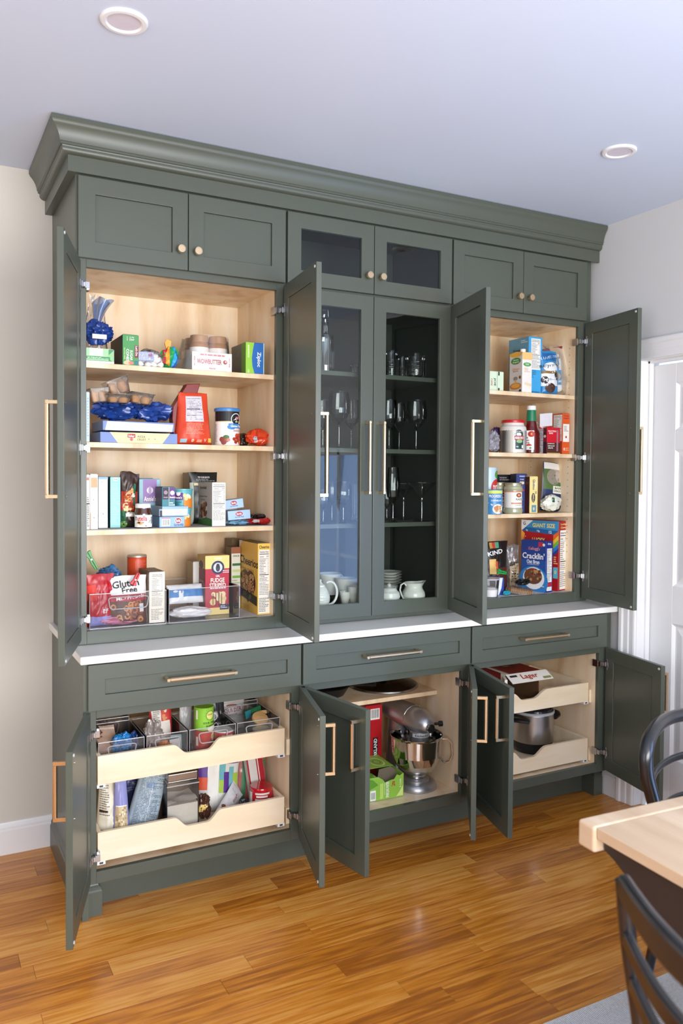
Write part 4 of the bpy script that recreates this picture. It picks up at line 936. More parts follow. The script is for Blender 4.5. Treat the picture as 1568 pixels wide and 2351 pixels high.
carton('cone_box', 'green box of sugar cones standing upright on the top shelf', 'box', 281.5, 318.5, .035, A1, 767, .20, '#3f8f4a', {'F': [
    ('t', 'SUGAR', .54, .33, .16, '#f3efe0', -90, .34), ('t', 'CONES', .31, .33, .18, '#f3efe0', -90, .40), ('t', 'GLUTEN FREE', .12, .38, .08, '#bfe08a', -90, .38), ('r', .74, .26, .97, .66, '#7c2333'), ('t', "Let's Do", .86, .48, .13, '#f6efe6', -90, .32), ('t', '12', .62, .87, .16, '#f0f0e6', -90, .12), ('t', 'CONES', .46, .87, .07, '#e3efd8', -90, .14), ('t', 'GLUTEN', .28, .87, .07, '#c9e6a8', -90, .14), ('e', .30, .08, .25, .07, '#e6b98d'), ('e', .52, .08, .16, .05, '#d9776a'), ('r', .74, .03, .95, .16, '#2f6f7a')]}, side='#4b4438', top='#3a7f45', group=None)
t = thing('marshmallow_bag', 'clear bag of white marshmallows beside the rainbow bag on the top shelf', 'bag', (xat(347, .07, A1), .085, A1))
rg_ = random.Random(4)
for k in range(11):
    a = (k % 4)*.022-.034+rg_.uniform(-.004, .004); l = k//4
    MB().lathe([(.001, 0), (.0115, .001), (.013, .006), (.013, .016), (.0115, .021), (.001, .022)], C('#f1eeea', .7), n=12).build('marshmallow', t, loc=(a+l*.006, -.012+l*.012, .003+l*.018+rg_.uniform(0, .003)), rot=(rg_.uniform(-.6, .6), rg_.uniform(-.6, .6), 0), smooth=50)
def mbag(s, tt, o):
    a = 2*pi*s; b = pi*(tt-.5); d = Vector((cos(b)*cos(a), cos(b)*sin(a), sin(b))); k = 1+noise.noise(d*2.5)*.25-abs(noise.noise(d*5))*.15
    return (d.x*k*.058, d.y*k*.036, max(.0006, .034+d.z*k*.036))
MB().grid(lambda a, b: mbag(a, b, 0), 30, 16, FILM).build('clear_wrap', t, smooth=60, merge=True)
mb = MB(); DC(lambda s, tt, o: (-.056+.06*s, -.034-o-.004*sin(pi*s), .022+.034*tt), .06, .034, mb, .002).run([('r', 0, 0, 1, 1, '#8f9cc4'), ('l', .05, .1, .95, .9, 5, '#d8dcee'), ('t', 'LE', .8, .7, .3, '#c0392b')]); mb.build('print', t)
t = crumple('snack_bag', 'rainbow striped crinkly bag on the top shelf', 'bag', (xat(392, .07, A1), .085, A1), .040, .030, .047, '#1f9e54', 6, .22, 1.6, art=[
    ('r', .56, .15, .64, .85, '#c8283a'), ('r', .64, .12, .72, .9, '#f2a63c'), ('r', .72, .1, .79, .92, '#1f9e54'), ('r', .79, .05, .86, .9, '#2aa0d8'), ('r', .86, .1, .93, .9, '#2b56a8')])
MB().prism([(-.012, .07), (.002, .075), (.006, .108), (-.012, .115), (-.02, .10)], 1, -.004, .004, C('#f0a23a', .3)).build('tied_top', t, bevel=.001)
# shrink-wrapped tray of jars
tj = thing('jar_pack', 'shrink-wrapped white tray of tan-lidded spread jars on the top shelf', 'jar pack', (xat(441, .04, A1), .04, A1))
wj = xat(532, .04, A1)-xat(441, .04, A1); hj = zat(806, xat(441, .04, A1), .04)-A1
MB().box((0, 0, 0), (wj, .001, hj), C('#f1efee', .5)).box((0, .001, 0), (.001, .17, hj*.8), C('#dedcda', .5)).box((wj-.001, .001, 0), (wj, .17, hj*.8), C('#dedcda', .5)).box((0, .001, 0), (wj, .17, .001), C('#dedcda', .5)).build('card_tray', tj)
mb = MB(); DC(lambda s, tt, o: (s*wj, -o, tt*hj), wj, hj, mb).run([('t', 'WOWBUTTER', .43, .5, .26, '#b5303c', 0, .62), ('e', .83, .52, .05, None, '#a83a42'), ('e', .84, .54, .025, None, '#e8c4b4'), ('l', .2, .80, .82, .92, 1, '#c98088', .7), ('t', 'Natural', .5, .15, .09, '#b5303c'), ('t', 'NUT FREE', .06, .5, .035, '#c9606a', 90, .5), ('t', 'NUT FREE', .94, .5, .035, '#c9606a', -90, .5)]); mb.build('print', tj)
for k, (du, yy) in enumerate(((.047, .045), (.131, .045), (.05, .125), (.13, .125))):
    xx = wj*du/.178; jh = zat(772, xat(458, .09, A1), .085)-A1
    j = MB().lathe([(.001, .002), (.034, .002), (.037, .01), (.037, jh*.62), (.036, jh*.72), (.032, jh*.80), (.031, jh*.82)], C('#efe9e2', .35), n=28).build('jar', tj, loc=(xx, yy, .001), smooth=50)
    MB().lathe([(.0372, jh*.66), (.0362, jh*.73), (.0324, jh*.81)], C('#a9794c', .3), n=28).build('jar_shoulder', j, smooth=50)
    MB().lathe([(.034, jh*.815), (.0345, jh*.82), (.0345, jh*.97), (.033, jh), (.001, jh)], C('#b08457', .4), n=28).build('lid', j, smooth=50)
def wrapf(a, b):
    z = b*jh*1.01; an = 2*pi*a; q = .72; cx = abs(cos(an))**q*(1 if cos(an) > 0 else -1); sy = abs(sin(an))**q*(1 if sin(an) > 0 else -1)
    return (wj/2+(wj*.53+.01*(1-b))*cx-(.02*(1-b) if cx < -.5 else 0), .085+.094*sy*(1-.08*b), z+.0006)
MB().grid(wrapf, 40, 6, FILM, cu=True).build('shrink_wrap', tj, smooth=60)
carton('bag_box', 'green and blue box of sandwich bags at the right end of the top shelf', 'box', 564, 606, .035, A1, 785, None, '#2168b8', {'F': [
    ('p', [(0, 0), (.48, 0), (.36, .25), (.33, .5), (.38, .75), (.46, 1), (0, 1)], '#93cc3d'), ('r', .96, 0, 1, 1, '#bfe0d0'), ('t', 'Ziploc', .70, .47, .26, '#f4f8fc', -90, .48), ('t', 'SANDWICH', .15, .72, .09, '#eef6da', -90, .40), ('t', '1Qt', .15, .08, .1, '#eef6da', -90)],
    'L': [('r', .72, 0, 1, 1, '#6f9b3a'), ('e', .5, .7, .08, .1, '#7d7a6e')]}, side='#6b6a62', uB=531)
# ------------------------------------------------------------ left pantry, second shelf
carton('food_box', 'narrow pale blue box against the left side of the second shelf', 'box', 197.5, 206, .03, A2, 900, .15, '#bcd0dc', {'F': [('l', .3, .1, .7, .9, 14, '#92a8b8')]})
carton('pizza_crust_box', 'blue and cream pizza crust box at the bottom of its stack', 'box', 230, 407, .03, A2, 991, .20, '#6f86bd', {'F': [
    ('p', [(.22, 0), (.80, 0), (.90, 1), (.12, 1)], '#f0dca0'), ('r', .345, .5, .445, .88, '#b3202e'), ('t', 'Schar', .395, .68, .22, '#ffffff', 0, .08), ('e', .395, .35, .02, .16, '#d0566a'), ('t', 'PIZZA', .525, .62, .2, '#5b5a4a', 0, .10), ('t', 'CRUST', .525, .34, .2, '#5b5a4a', 0, .115), ('e', .62, .42, .006, .06, '#7a785c'), ('e', .70, .42, .006, .06, '#7a785c')]}, side='#9fa9c0', top='#7f92c2')
x_ = xat(236, .035, A2+.05)
carton('pizza_crust_box', 'opened pizza crust box with a white flap, on top of the first one', 'box', 0, 0, 0, 0, 0, 0, '#6f86bd', {'F': [('p', [(.03, .0), (.97, .0), (.99, .8), (.06, .95)], '#d9d7cf'), ('p', [(.62, .1), (.97, .1), (.97, .7), (.66, .75)], '#efeeea')]}, side='#9fa9c0', loc=(x_, .036, A2+.0445), size=(xat(400, .035, A2+.05)-x_, .19, .034), rot=.01)
t = crumple('bread_bag', 'dark blue crumpled bread bag heaped on the pizza boxes', 'bag', (xat(268, .10, A2+.1), .115, A2+.079), .100, .07, .046, NAVY, 12, .32, 2.2, n=48)
crumple('bread_bag', 'second blue bread bag heaped at the right of the pizza boxes', 'bag', (xat(348, .10, A2+.1), .105, A2+.079), .088, .06, .042, C('#24458f', .22, 0, .2, 12), 31, .32, 2.3, n=48)
BUN = C('#b98650', .5, 0, .2, 30)
for k, (u, v0, v1, yy, hw, ang, tx) in enumerate(((228, 893, 926, .10, 23, 8, 'at the far left of the blue bags'), (276, 870, 908, .12, 26, 22, 'highest of the four, tipped to the right'), (270, 908, 927, .06, 27, 0, 'in the middle, just above the blue bag'), (320, 905, 929, .07, 26, -6, 'at the right, above the blue bag'))):
    x = xat(u, yy, 1.80); z1, z0 = zat(v0, x, yy), zat(v1, x, yy); rw = (xat(u+hw, yy, 1.8)-xat(u-hw, yy, 1.8))/2; hh_ = z1-z0
    t = thing('roll_pack', 'clear plastic pack of brown rolls '+tx, 'bread pack', (x, yy, z0), (0, -radians(ang), 0), group='packs of rolls on the second shelf')
    for sg in (-1, 1):
        MB().lathe([(.001, 0), (rw*.36, hh_*.1), (rw*.46, hh_*.4), (rw*.40, hh_*.7), (rw*.2, hh_*.85), (.001, hh_*.88)], BUN, n=16).build('roll', t, loc=(sg*rw*.46, 0, hh_*.04), smooth=60)
    MB().add([(sx*rw*k_, sy*.045*k_, z) for z, k_ in ((0, .78), (hh_, 1)) for sx, sy in ((-1, -1), (1, -1), (1, 1), (-1, 1))], [(0, 3, 2, 1), (0, 1, 5, 4), (1, 2, 6, 5), (2, 3, 7, 6), (3, 0, 4, 7)], FILM).build('clear_tray', t, bevel=.004)
    MB().box((-rw*1.06, -.05, hh_), (rw*1.06, .05, hh_+.0012), FILM).build('film_lid', t)
# red grain bag
xq = xat(447, .06, A2); wq = xat(491, .06, A2)-xat(402, .06, A2)
hq = zat(881, xq, .06)-A2
pouch('grain_bag', 'tall orange-red stand-up bag of grain with a folded dark red top', 'bag', (xq, .085, A2), wq*.98, hq*.86, .085, '#d9492c', [
    ('p', [(.22, .42), (.78, .46), (.74, .93), (.34, .97)], '#d9d7dc') if False else ('r', .22, .44, .76, .93, '#cfcdd4'), ('l', .25, .47, .72, .9, 13, '#7d7c88', .35), ('r', .24, .67, .74, .685, '#3a3a48'), ('r', .24, .56, .74, .565, '#3a3a48'), ('l', .24, .20, .74, .41, 8, '#f0a890', .35), ('r', .12, .04, .28, .11, '#9fc4d0'), ('e', .42, .08, .045, None, '#f4c0a8'), ('ring', .42, .08, .05, None, .2, '#d9492c'), ('r', .53, .05, .67, .10, '#f0a890'), ('t', 'V', .77, .09, .06, '#f8e0d8'), ('r', .86, .05, .97, .13, '#e6c24a')], seed=14, amp=.12, taper=.25, back='#5a1512', rough=.4)
t = bpy.data.objects['grain_bag']
MB().prism([(-wq*.46, 0), (-wq*.52, .10), (-wq*.50, hq*.62), (-wq*.16, hq*.98), (-wq*.16, hq*1.0), (wq*.20, hq*1.02), (wq*.12, hq*.84), (-wq*.34, hq*.62), (-wq*.40, .02)], 1, .002, .05, C('#7a1713', .35)).build('folded_side', t, bevel=.003, label='dark red gusset and rolled top')
t = cyl('crumb_can', 'white and black can of gluten free crumbs with a blue lid', 'can', 491, 551, .085, A2, 938, '#f0efec', [
    ('r', 0, .70, 1, .99, '#17181c'), ('r', 0, .68, 1, .70, '#d9c68a'), ('e', .80, .76, .20, None, '#f2f2f2'), ('e', .80, .76, .175, None, '#15161a'), ('t', '4', .76, .75, .17, '#f0f0f0'), ('e', .87, .80, .055, None, '#b8203c'), ('t', 'c', .87, .80, .05, '#f0f0f0'), ('t', 'BRANDS', .88, .69, .03, '#e0c84a'),
    ('r', .52, .50, 1, .635, '#2f7fc6'), ('e', .62, .53, .14, .07, '#2f7fc6'), ('t', 'Gluten Free', .82, .565, .075, '#ffffff', 0, .46), ('t', 'SEASONED', .86, .43, .055, '#c98a90', 0, .36), ('e', .45, .24, .1, .06, '#3f6e3c'), ('pieces', .3, .08, .6, .2, 7, ['#a85a4a', '#8a3f34', '#c07a6a'], .08), ('pieces', .7, .08, .98, .30, 12, ['#c0482e', '#d8653f', '#a8321f'], .07), ('l', .03, .1, .14, .62, 12, '#a9a9a9')],
    lid=C('#3f83c9', .35), lidh=.012, lidc=1.03, a0=-175, a1=-38)
crumple('snack_bag', 'small orange-red crumpled bag at the right end of the second shelf', 'bag', (xat(595, .09, A2), .10, A2), .056, .042, .038, '#d6421f', 22, .24, 1.9, n=40, art=[('r', .63, .28, .69, .52, '#b7c7d2'), ('t', 'V', .77, .3, .12, '#f3b9a0'), ('e', .73, .35, .012, None, '#f3b9a0')])
crumple('snack_bag', 'dark brown crumpled bag between the crumb can and the small orange bag', 'bag', (xat(562, .14, A2), .16, A2), .035, .035, .030, '#3b2f22', 25, .25, 2)
# ------------------------------------------------------------ left pantry, third shelf
tag(MB().box((.036, .024, A3-.0004), (.752, .42, A3+.0012), C('#a6a5a4', .9, 0, .15, 200)).build('shelf_liner'), 'grey felt liner lying on the third pantry shelf', 'shelf liner')
z = A3+.0012
carton('food_box', 'narrow white box with black printed rows at the far left of the third shelf', 'box', 198, 206.5, .04, z, 1090, .16, '#ece9e0', {'F': [('l', .2, .05, .8, .6, 16, '#4c4a45'), ('r', .1, .46, .9, .48, '#333333'), ('r', .15, .9, .8, .95, '#c9744c')]})
carton('food_box', 'white box with an orange panel, second from the left on the third shelf', 'box', 207, 225, .04, z, 1089, .16, '#efece4', {'F': [('r', .1, .76, .92, .94, '#e9a67a'), ('l', .35, .05, .6, .7, 2, '#b5b0a6', .1), ('r', 0, .0, .1, .3, '#c99a86')]})
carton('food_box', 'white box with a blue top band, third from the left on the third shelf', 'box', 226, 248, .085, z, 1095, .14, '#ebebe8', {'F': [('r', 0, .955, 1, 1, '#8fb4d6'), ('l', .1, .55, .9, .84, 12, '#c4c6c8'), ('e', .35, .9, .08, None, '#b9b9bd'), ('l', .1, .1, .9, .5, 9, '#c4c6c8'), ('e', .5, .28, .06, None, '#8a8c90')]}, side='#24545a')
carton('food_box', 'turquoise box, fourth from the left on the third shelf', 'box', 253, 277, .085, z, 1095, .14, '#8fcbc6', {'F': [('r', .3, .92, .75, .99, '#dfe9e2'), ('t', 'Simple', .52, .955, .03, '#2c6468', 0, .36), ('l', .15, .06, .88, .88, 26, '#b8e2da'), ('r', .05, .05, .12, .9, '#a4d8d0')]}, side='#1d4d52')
pouch('snack_bag', 'tall narrow dark red and brown bag leaning beside the turquoise box', 'bag', (xat(292, .10, z), .11, z), .078, zat(1084, xat(292, .1, z), .1)-z, .05, '#3a231a', [
    ('r', .1, .30, .95, .66, '#a3301c'), ('pieces', .2, .32, .75, .66, 14, ['#d98a44', '#e8b06a', '#b5591f', '#f0d6a0'], .12), ('r', .0, .12, .4, .3, '#1f5f3c'), ('r', .35, .2, .9, .28, '#e8e4dc'), ('r', .0, 0, 1, .12, '#26241f'), ('e', .3, .06, .16, None, '#6f9a4a'), ('r', .7, .4, .82, .8, '#1f6a4a'), ('e', .7, .58, .1, None, '#d8d2c4')], seed=41, amp=.35, taper=.1, tilt=(0, 3))
AN = lambda a, b, c, d: [('r', a, b, c, d, '#8f6fb0')]
mac = [('r', .18, .50, .82, .99, '#9877b4'), ('e', .5, .76, .15, None, '#f2eef4'), ('e', .5, .76, .07, .09, '#b9a2cc'), ('t', "Annie's", .5, .58, .11, '#fbf6ee', 0, .56), ('t', 'GLUTEN FREE', .5, .39, .075, '#bfe3dc', 0, .84), ('t', 'Rice Pasta', .48, .25, .065, '#4c5a58', 0, .44), ('t', '& Cheddar', .48, .17, .065, '#4c5a58', 0, .44), ('r', 0, 0, 1, .06, '#cfd6c0')]
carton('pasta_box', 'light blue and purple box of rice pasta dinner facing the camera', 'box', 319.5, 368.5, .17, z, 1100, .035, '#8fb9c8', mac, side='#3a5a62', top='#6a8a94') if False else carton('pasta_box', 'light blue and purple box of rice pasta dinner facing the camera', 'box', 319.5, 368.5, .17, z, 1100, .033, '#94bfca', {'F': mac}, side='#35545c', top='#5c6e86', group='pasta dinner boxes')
carton('pasta_box', 'pasta dinner box standing edge-on, hidden behind the light blue and purple one', 'box', 309, 352, .21, z, 1098, .033, '#6f9aa8', {'F': [('r', .0, .5, .25, .99, '#7c5c98'), ('l', .02, .1, .2, .45, 6, '#d9e6e6')]}, side='#8a9a9c', group='pasta dinner boxes')
t = cyl('spread_jar', 'jar of chocolate spread with a white lid on the third shelf', 'jar', 305, 351, .055, z, 1156, C('#4a2818', .12, 0, .05, coat=1), [
    ('r', 0, .06, 1, .66, '#f3f1ee'), ('t', 'n', .10, .48, .2, '#191414', 0, .08), ('t', 'utella', .40, .49, .25, '#c81f2c', 0, .44), ('e', .28, .26, .15, .09, '#d6a869'), ('e', .22, .2, .06, .05, '#f0e6d2'), ('p', [(.4, .3), (.45, .32), (.62, .12), (.56, .1)], '#8a5530'), ('e', .26, .28, .06, .05, '#5a2f18'), ('bar', .82, .16, .96, .6), ('t', 'Free', .74, .35, .06, '#333333', 60)],
    prof=[(.001, 0), (.86, 0), (.93, .03), (.95, .10), (.93, .45), (.95, .62), (.94, .72), (.86, .86), (.80, .97), (.80, 1)], lid='#eeede9', lidh=.0155, lidc=.84, a0=-165, a1=-25, art_r=.965)
br = [('e', .74, .62, .12, .26, '#b8384a'), ('ring', .74, .62, .135, .30, .12, '#e8eef4'), ('t', 'Barilla', .74, .62, .24, '#ffffff', 0, .17), ('t', 'GLUTEN FREE', .76, .22, .22, '#3a4f78', 0, .38), ('bar', .08, .12, .42, .80), ('r', .08, .84, .42, .93, '#c98890')]
bc = '#93b8de'
x0 = xat(364, .05, z); hb_ = zat(1187, x0, .05)-z
carton('pasta_box', 'pale blue pasta box lying flat with its barcode to the front, under the opened one', 'box', 366, 424, .05, z, 1187, .16, bc, {'F': br}, side='#7fa0c8', group='pale blue pasta boxes')
t = carton('pasta_box', 'opened pale blue pasta box with a white flap, lying on the barcode one', 'box', 0, 0, 0, 0, 0, 0, bc, {'F': [('r', .1, .12, .95, .72, '#f2f4f4'), ('r', .0, .72, .1, 1, '#2f2c34'), ('r', .02, .0, .1, .6, '#3a2a22'), ('l', .7, .55, .9, .65, 1, '#b0b8c0')]}, side='#9fb2c4', loc=(x0+.003, .052, z+hb_+.0015), size=(.112, .155, hb_*.95), group='pale blue pasta boxes')
PU = '#5d2f7c'
cups = []
for k, (zz, hh, yy, u0, u1, tx) in enumerate(((z, .070, .10, 392, 441, 'lower cup of the stack on the third shelf'), (z+.0715, .072, .10, 394, 444, 'upper cup of the stack on the third shelf'))):
    xa, xb = xat(u0, yy, zz+.06), xat(u1, yy, zz+.06); x = (xa+xb)/2; r = (xb-xa)/2*.92
    cyl('pasta_cup', 'turquoise and orange microwave pasta cup, '+tx, 'cup', 0, 0, yy, zz, 0, '#62b2bc', [('r', .45, 0, .95, .55, '#e2852c'), ('pieces', .48, .45, .8, .72, 9, ['#f6e3b4', '#f3d58f', '#fff0c8'], .07), ('e', .60, .85, .055, None, '#b83a3a'), ('r', .0, .42, .42, 1, PU), ('e', .22, .76, .1, None, '#f2ecf4'), ('t', "Annie's", .21, .55, .13, '#fdf8ee', 0, .32), ('l', .05, .15, .4, .35, 2, '#2b6470')],
        prof=[(.001, 0), (.74, 0), (.78, .03), (.95, .9), (1.0, .93), (1.0, 1), (.001, .99)], x=x, r=r, h=hh, a0=-165, a1=-20, group='stacked pasta cups', art_r=.90)
carton('cup_sleeve', 'turquoise and purple cardboard sleeve holding pasta cups', 'box', 372, 402, .06, z+.0715, 1118, .09, '#2b7f8c', {'F': [('r', .05, .42, .5, .97, '#2c1630'), ('e', .28, .74, .15, None, '#9a8494'), ('t', "Annie's", .28, .52, .09, '#b9a4ac', 0, .36), ('r', .56, .42, 1, .97, PU), ('e', .78, .72, .17, None, '#f2ecf4'), ('t', "Annie's", .78, .52, .1, '#fdf8ee', 0, .40), ('l', .56, .1, .98, .3, 2, '#d6eeee'), ('r', .50, 0, .55, 1, '#aab4a4')]}, side='#39323a')
carton('noodle_box', 'plain small carton under the cardboard sleeve', 'box', 374, 402, .065, z, 1160, .09, '#8c9aa6', {}, side='#777d84')
t = pouch('broth_bag', 'black pouch of broth standing at the back of the third shelf', 'bag', (xat(468, .22, z), .23, z), .118, zat(1084, xat(468, .22, z), .22)-z, .05, '#1b1d1c', [('t', 'TRY OUR BROTH', .5, .90, .035, '#e4e4e0', 0, .42), ('l', .22, .82, .9, .87, 2, '#9a9c98'), ('r', .14, .74, .30, .79, '#e8dcae'), ('r', .31, .74, .46, .79, '#5f9a52'), ('r', .47, .74, .62, .79, '#a83a52'), ('r', .63, .74, .78, .79, '#8f2434'), ('r', .79, .74, .94, .79, '#d68a34'), ('r', .0, .0, .12, .8, '#b9c4b4')], seed=51, amp=.08)
carton('broth_box', 'brown narrow carton directly behind the black broth pouch', 'box', 436, 450, .27, z, 1085, .10, '#7b6a56', {'F': [('l', .2, .4, .9, .95, 8, '#5a4c3c')]})
jh_ = None
carton('pasta_box', 'upright grey and white pasta box turned corner-on, its nutrition panel to the right', 'box', 487, 518, .045, z, 1108, None, '#f3f1ec', {'F': [('nf', .02, .1, .98, .99)], 'L': [
    ('r', 0, 0, 1, 1, '#b9b7b4'), ('p', [(0, 0), (1, 0), (1, .16), (.5, .2), (0, .24)], '#3f7a3c'), ('p', [(0, .1), (.4, .14), (.5, .3), (0, .34)], '#8f9482'), ('e', .45, .36, .27, .2, '#d9d2c8'), ('pieces', .28, .22, .66, .5, 26, ['#7a4a32', '#a56c4c', '#5c3424', '#c08a68'], .06), ('t', 'jovial', .44, .87, .09, '#4a4648', 0, .42), ('t', 'gluten free', .45, .67, .05, '#77736e', 0, .5), ('e', .09, .49, .06, None, '#b83a30'), ('l', .3, .58, .6, .61, 1, '#77736e')]}, side='#b9b7b4', top='#c8c6c2', uB=452)
bsm = [('e', .5, .62, .16, .24, '#b8384a'), ('t', 'Barilla', .5, .62, .2, '#ffffff', 0, .22), ('t', 'GLUTEN FREE', .5, .28, .13, '#3a4f78', 0, .4)]
x0 = xat(520, .07, z); 
crumple('flour_bag', 'flat pale blue bag under the two small pasta boxes', 'bag', (xat(548, .075, z), .085, z), .062, .045, .012, '#7fa8c4', 61, .3, 2)
carton('pasta_box', 'small pale blue pasta box, the lower of the two tilted ones by the nutrition box', 'box', 0, 0, 0, 0, 0, 0, '#a3c3e6', {'F': bsm}, side='#9fb2c4', loc=(x0, .05, z+.021), size=(.092, .06, .036), rot=-.03, tilt=(0, -4), group='pale blue pasta boxes')
carton('pasta_box', 'small pale blue pasta box, the upper of the two tilted ones by the nutrition box', 'box', 0, 0, 0, 0, 0, 0, '#a3c3e6', {'F': bsm}, side='#9fb2c4', loc=(x0-.006, .075, z+.061), size=(.080, .06, .036), rot=-.03, tilt=(0, -7), group='pale blue pasta boxes')
crumple('snack_bag', 'shiny red bag lying at the right end of the third shelf', 'bag', (xat(600, .07, z), .085, z), .070, .05, .0145, '#b81f24', 66, .3, 2.2, n=40, art=[('r', .62, .4, .70, .7, '#d8d4d2')])
crumple('snack_bag', 'black and red bag lying on top of the shiny red one', 'bag', (xat(597, .12, z), .13, z+.022), .062, .04, .010, '#211a1c', 67, .3, 2.2)
# ------------------------------------------------------------ left pantry, floor with clear bins
tag(MB().box((.036, .024, A4-.0004), (.752, .42, A4+.0012), C('#c9c8c8', .85, 0, .08, 200)).build('shelf_liner'), 'pale grey liner lying on the floor of the left pantry', 'shelf liner')
z = A4+.0012
xa, xb, xc, xd = xat(206, .035, z), xat(381, .035, z), xat(388, .035, z), xat(549, .035, z)
clearbin('clear handled bin full of snack bags at the left of the pantry floor', xa, xb, .035, .33, z, .125, group='clear bins on the pantry floor')
clearbin('clear bin holding wipes and cookies at the right of the pantry floor', xc, xd, .035, .33, z, .125, handle=False, group='clear bins on the pantry floor')
zi = z+.003
pouch('snack_bag', 'red bag standing at the left end of the left clear bin', 'bag', (xat(231, .07, z), .075, zi), .10, .19, .05, '#b01822', [('t', 'BF', .66, .3, .08, '#f0f0f0'), ('r', .1, .0, .9, .20, '#8f8fc8'), ('r', .0, .5, .3, .8, '#d43a30')], seed=71, amp=.3)
crumple('knit_pouch', 'grey ribbed crumpled wrapper above the red bag', 'bag', (xat(226, .08, 1.1), .10, zi+.13), .034, .03, .028, C('#b9b6b0', .8, 0, .2, 90), 72, .2, 2)
crumple('snack_bag', 'blue shiny bag with lettering at the back left of the left bin', 'bag', (xat(250, .16, 1.1), .17, zi+.105), .055, .045, .055, C('#3f6f9c', .25, 0, .15, 14), 74, .32, 2, n=40, art=[('l', .6, .35, .85, .75, 8, '#24486e')])
MB().add([(0, 0, 0), (.05, 0, 0), (.055, .01, .05), (.0, .01, .045), (0, .012, 0), (.05, .012, 0), (.055, .014, .05), (.0, .014, .045)], [(0, 1, 2, 3), (4, 5, 6, 7), (0, 1, 5, 4), (1, 2, 6, 5), (2, 3, 7, 6), (3, 0, 4, 7)], C('#2a63a8', .25)).build('bag_corner', bpy.data.objects['snack_bag.006'] if 'snack_bag.006' in bpy.data.objects else None, loc=(-.01, .0, .085))
clip('green plastic bag clip at the upper left of the left clear bin', (xat(210, .10, 1.2), .09, zat(1287, xat(210, .1, 1.2), .1)), '#1d8a3c', .075, (0, radians(62), 0))
pouch('pretzel_bag', 'white and red bag of gluten free mini pretzels in the left clear bin', 'bag', (xat(289, .075, z), .075, zi), xat(341, .06, z)-xat(240, .06, z), zat(1322, xat(289, .07, z), .07)-zi, .055, '#ece9e6', [
    ('r', .02, .0, .98, .53, '#5a3526'), ('rings', .1, .08, .9, .45, 26, .07, ['#8c4a26', '#a8602f', '#3f2216', '#c98a54']), ('r', .02, .49, .98, .62, '#a8202c'), ('t', 'Mini Pretzels', .58, .56, .07, '#f4f0ee', 4, .62), ('t', 'Gluten', .48, .84, .15, '#1c1a1a', 4, .60), ('t', 'Free', .56, .71, .12, '#1c1a1a', 4, .34), ('r', .80, .25, .9, .42, '#d9dad8')], seed=81, amp=.16, rough=.28, taper=.06)
crumple('snack_bag', 'pink and lilac bag lying low at the front of the left clear bin', 'bag', (xat(270, .06, z), .062, zi), .085, .016, .020, '#b86a84', 83, .2, 2)
clip('small red bag clip on the pretzel bag', (xat(307, .06, 1.15), .03, zat(1328, xat(307, .05, 1.1), .04)), '#c8202a', .05, (0, radians(-62), 0))
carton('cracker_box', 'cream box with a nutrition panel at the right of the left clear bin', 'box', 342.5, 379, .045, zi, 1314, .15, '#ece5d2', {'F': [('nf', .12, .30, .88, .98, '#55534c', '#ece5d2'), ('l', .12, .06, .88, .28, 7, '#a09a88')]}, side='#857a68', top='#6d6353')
cyl('crisp_can', 'orange-red round canister at the back of the pantry floor', 'can', 290, 338.5, .24, z, 1273, '#cf4a26', [('l', .15, .78, .6, .95, 8, '#e0826a', .35)], lid=C('#c9bfae', .3, .6), lidh=.008)
pouch('wipes_pack', 'white and blue soft pack lying at the top of the right clear bin', 'pack', (xat(436, .10, z), .145, zi+.050), .15, .075, .042, '#e6e9ea', [('r', .02, .30, .98, .72, '#2a7ec2'), ('r', .28, .0, .40, .62, '#e8ebec'), ('e', .2, .6, .06, .06, '#e8eef4')], seed=91, amp=.25, q='pillow', tilt=(-20, 0))
crumple('wipes_pack', 'plain white soft pack at the bottom of the right clear bin', 'pack', (xat(436, .08, z), .085, zi), .090, .035, .0235, '#e9e8e6', 92, .16, 1.6, n=44)
tgt = [('r', 0, 0, 1, .12, '#efd68a'), ('r', 0, .78, 1, 1, '#efd486'), ('e', .52, .80, .27, None, '#23305a'), ('e', .52, .80, .19, None, '#cfd3de'), ('t', 'GOODIE', .52, .955, .035, '#f0f0f0', 0, .30), ('t', 'GIRL', .52, .655, .035, '#f0f0f0', 0, .18), ('e', .52, .79, .09, .06, '#3b3f52'), ('e', .52, .83, .07, .035, '#2a2c3a'), ('t', 'FUDGE', .51, .585, .075, '#f4efe6', 0, .58), ('t', 'STRIPED', .51, .50, .075, '#f4efe6', 0, .68), ('l', .2, .43, .85, .47, 1, '#f0d8dc', .6), ('pieces', .25, .18, .75, .36, 14, ['#efd9a8', '#e3c58c'], .12), ('r', .3, .17, .33, .36, '#4a2a1c'), ('r', .42, .15, .45, .38, '#4a2a1c'), ('r', .54, .15, .57, .38, '#4a2a1c'), ('r', .66, .17, .69, .36, '#4a2a1c'), ('r', .6, .08, .97, .17, '#26335c'), ('l', .63, .1, .94, .155, 2, '#d8dce8'), ('l', .72, .7, .98, .76, 2, '#f4d8dc')]
carton('cookie_box', 'raspberry red and yellow box of fudge striped cookies in the right clear bin', 'box', 471, 526, .12, zi, 1277, .10, '#b5243f', {'F': tgt, 'L': [('r', .0, .78, 1, 1, '#b99a58'), ('e', .5, .84, .25, .07, '#4a3038'), ('l', .2, .2, .8, .6, 5, '#a08078')]}, side='#6e2a2a', top='#c9a868')
carton('cracker_box', 'pale grey and tan box half hidden behind the raspberry red cookie box', 'box', 443, 470, .20, zi, 1290, .08, '#c3c1ba', {'F': [('ring', .8, .2, .3, None, .12, '#3a4a5a'), ('r', .6, .7, .7, .76, '#c9a24a')]}, side='#a08a64', top='#8a7a5c')
clearbin_dummy = None
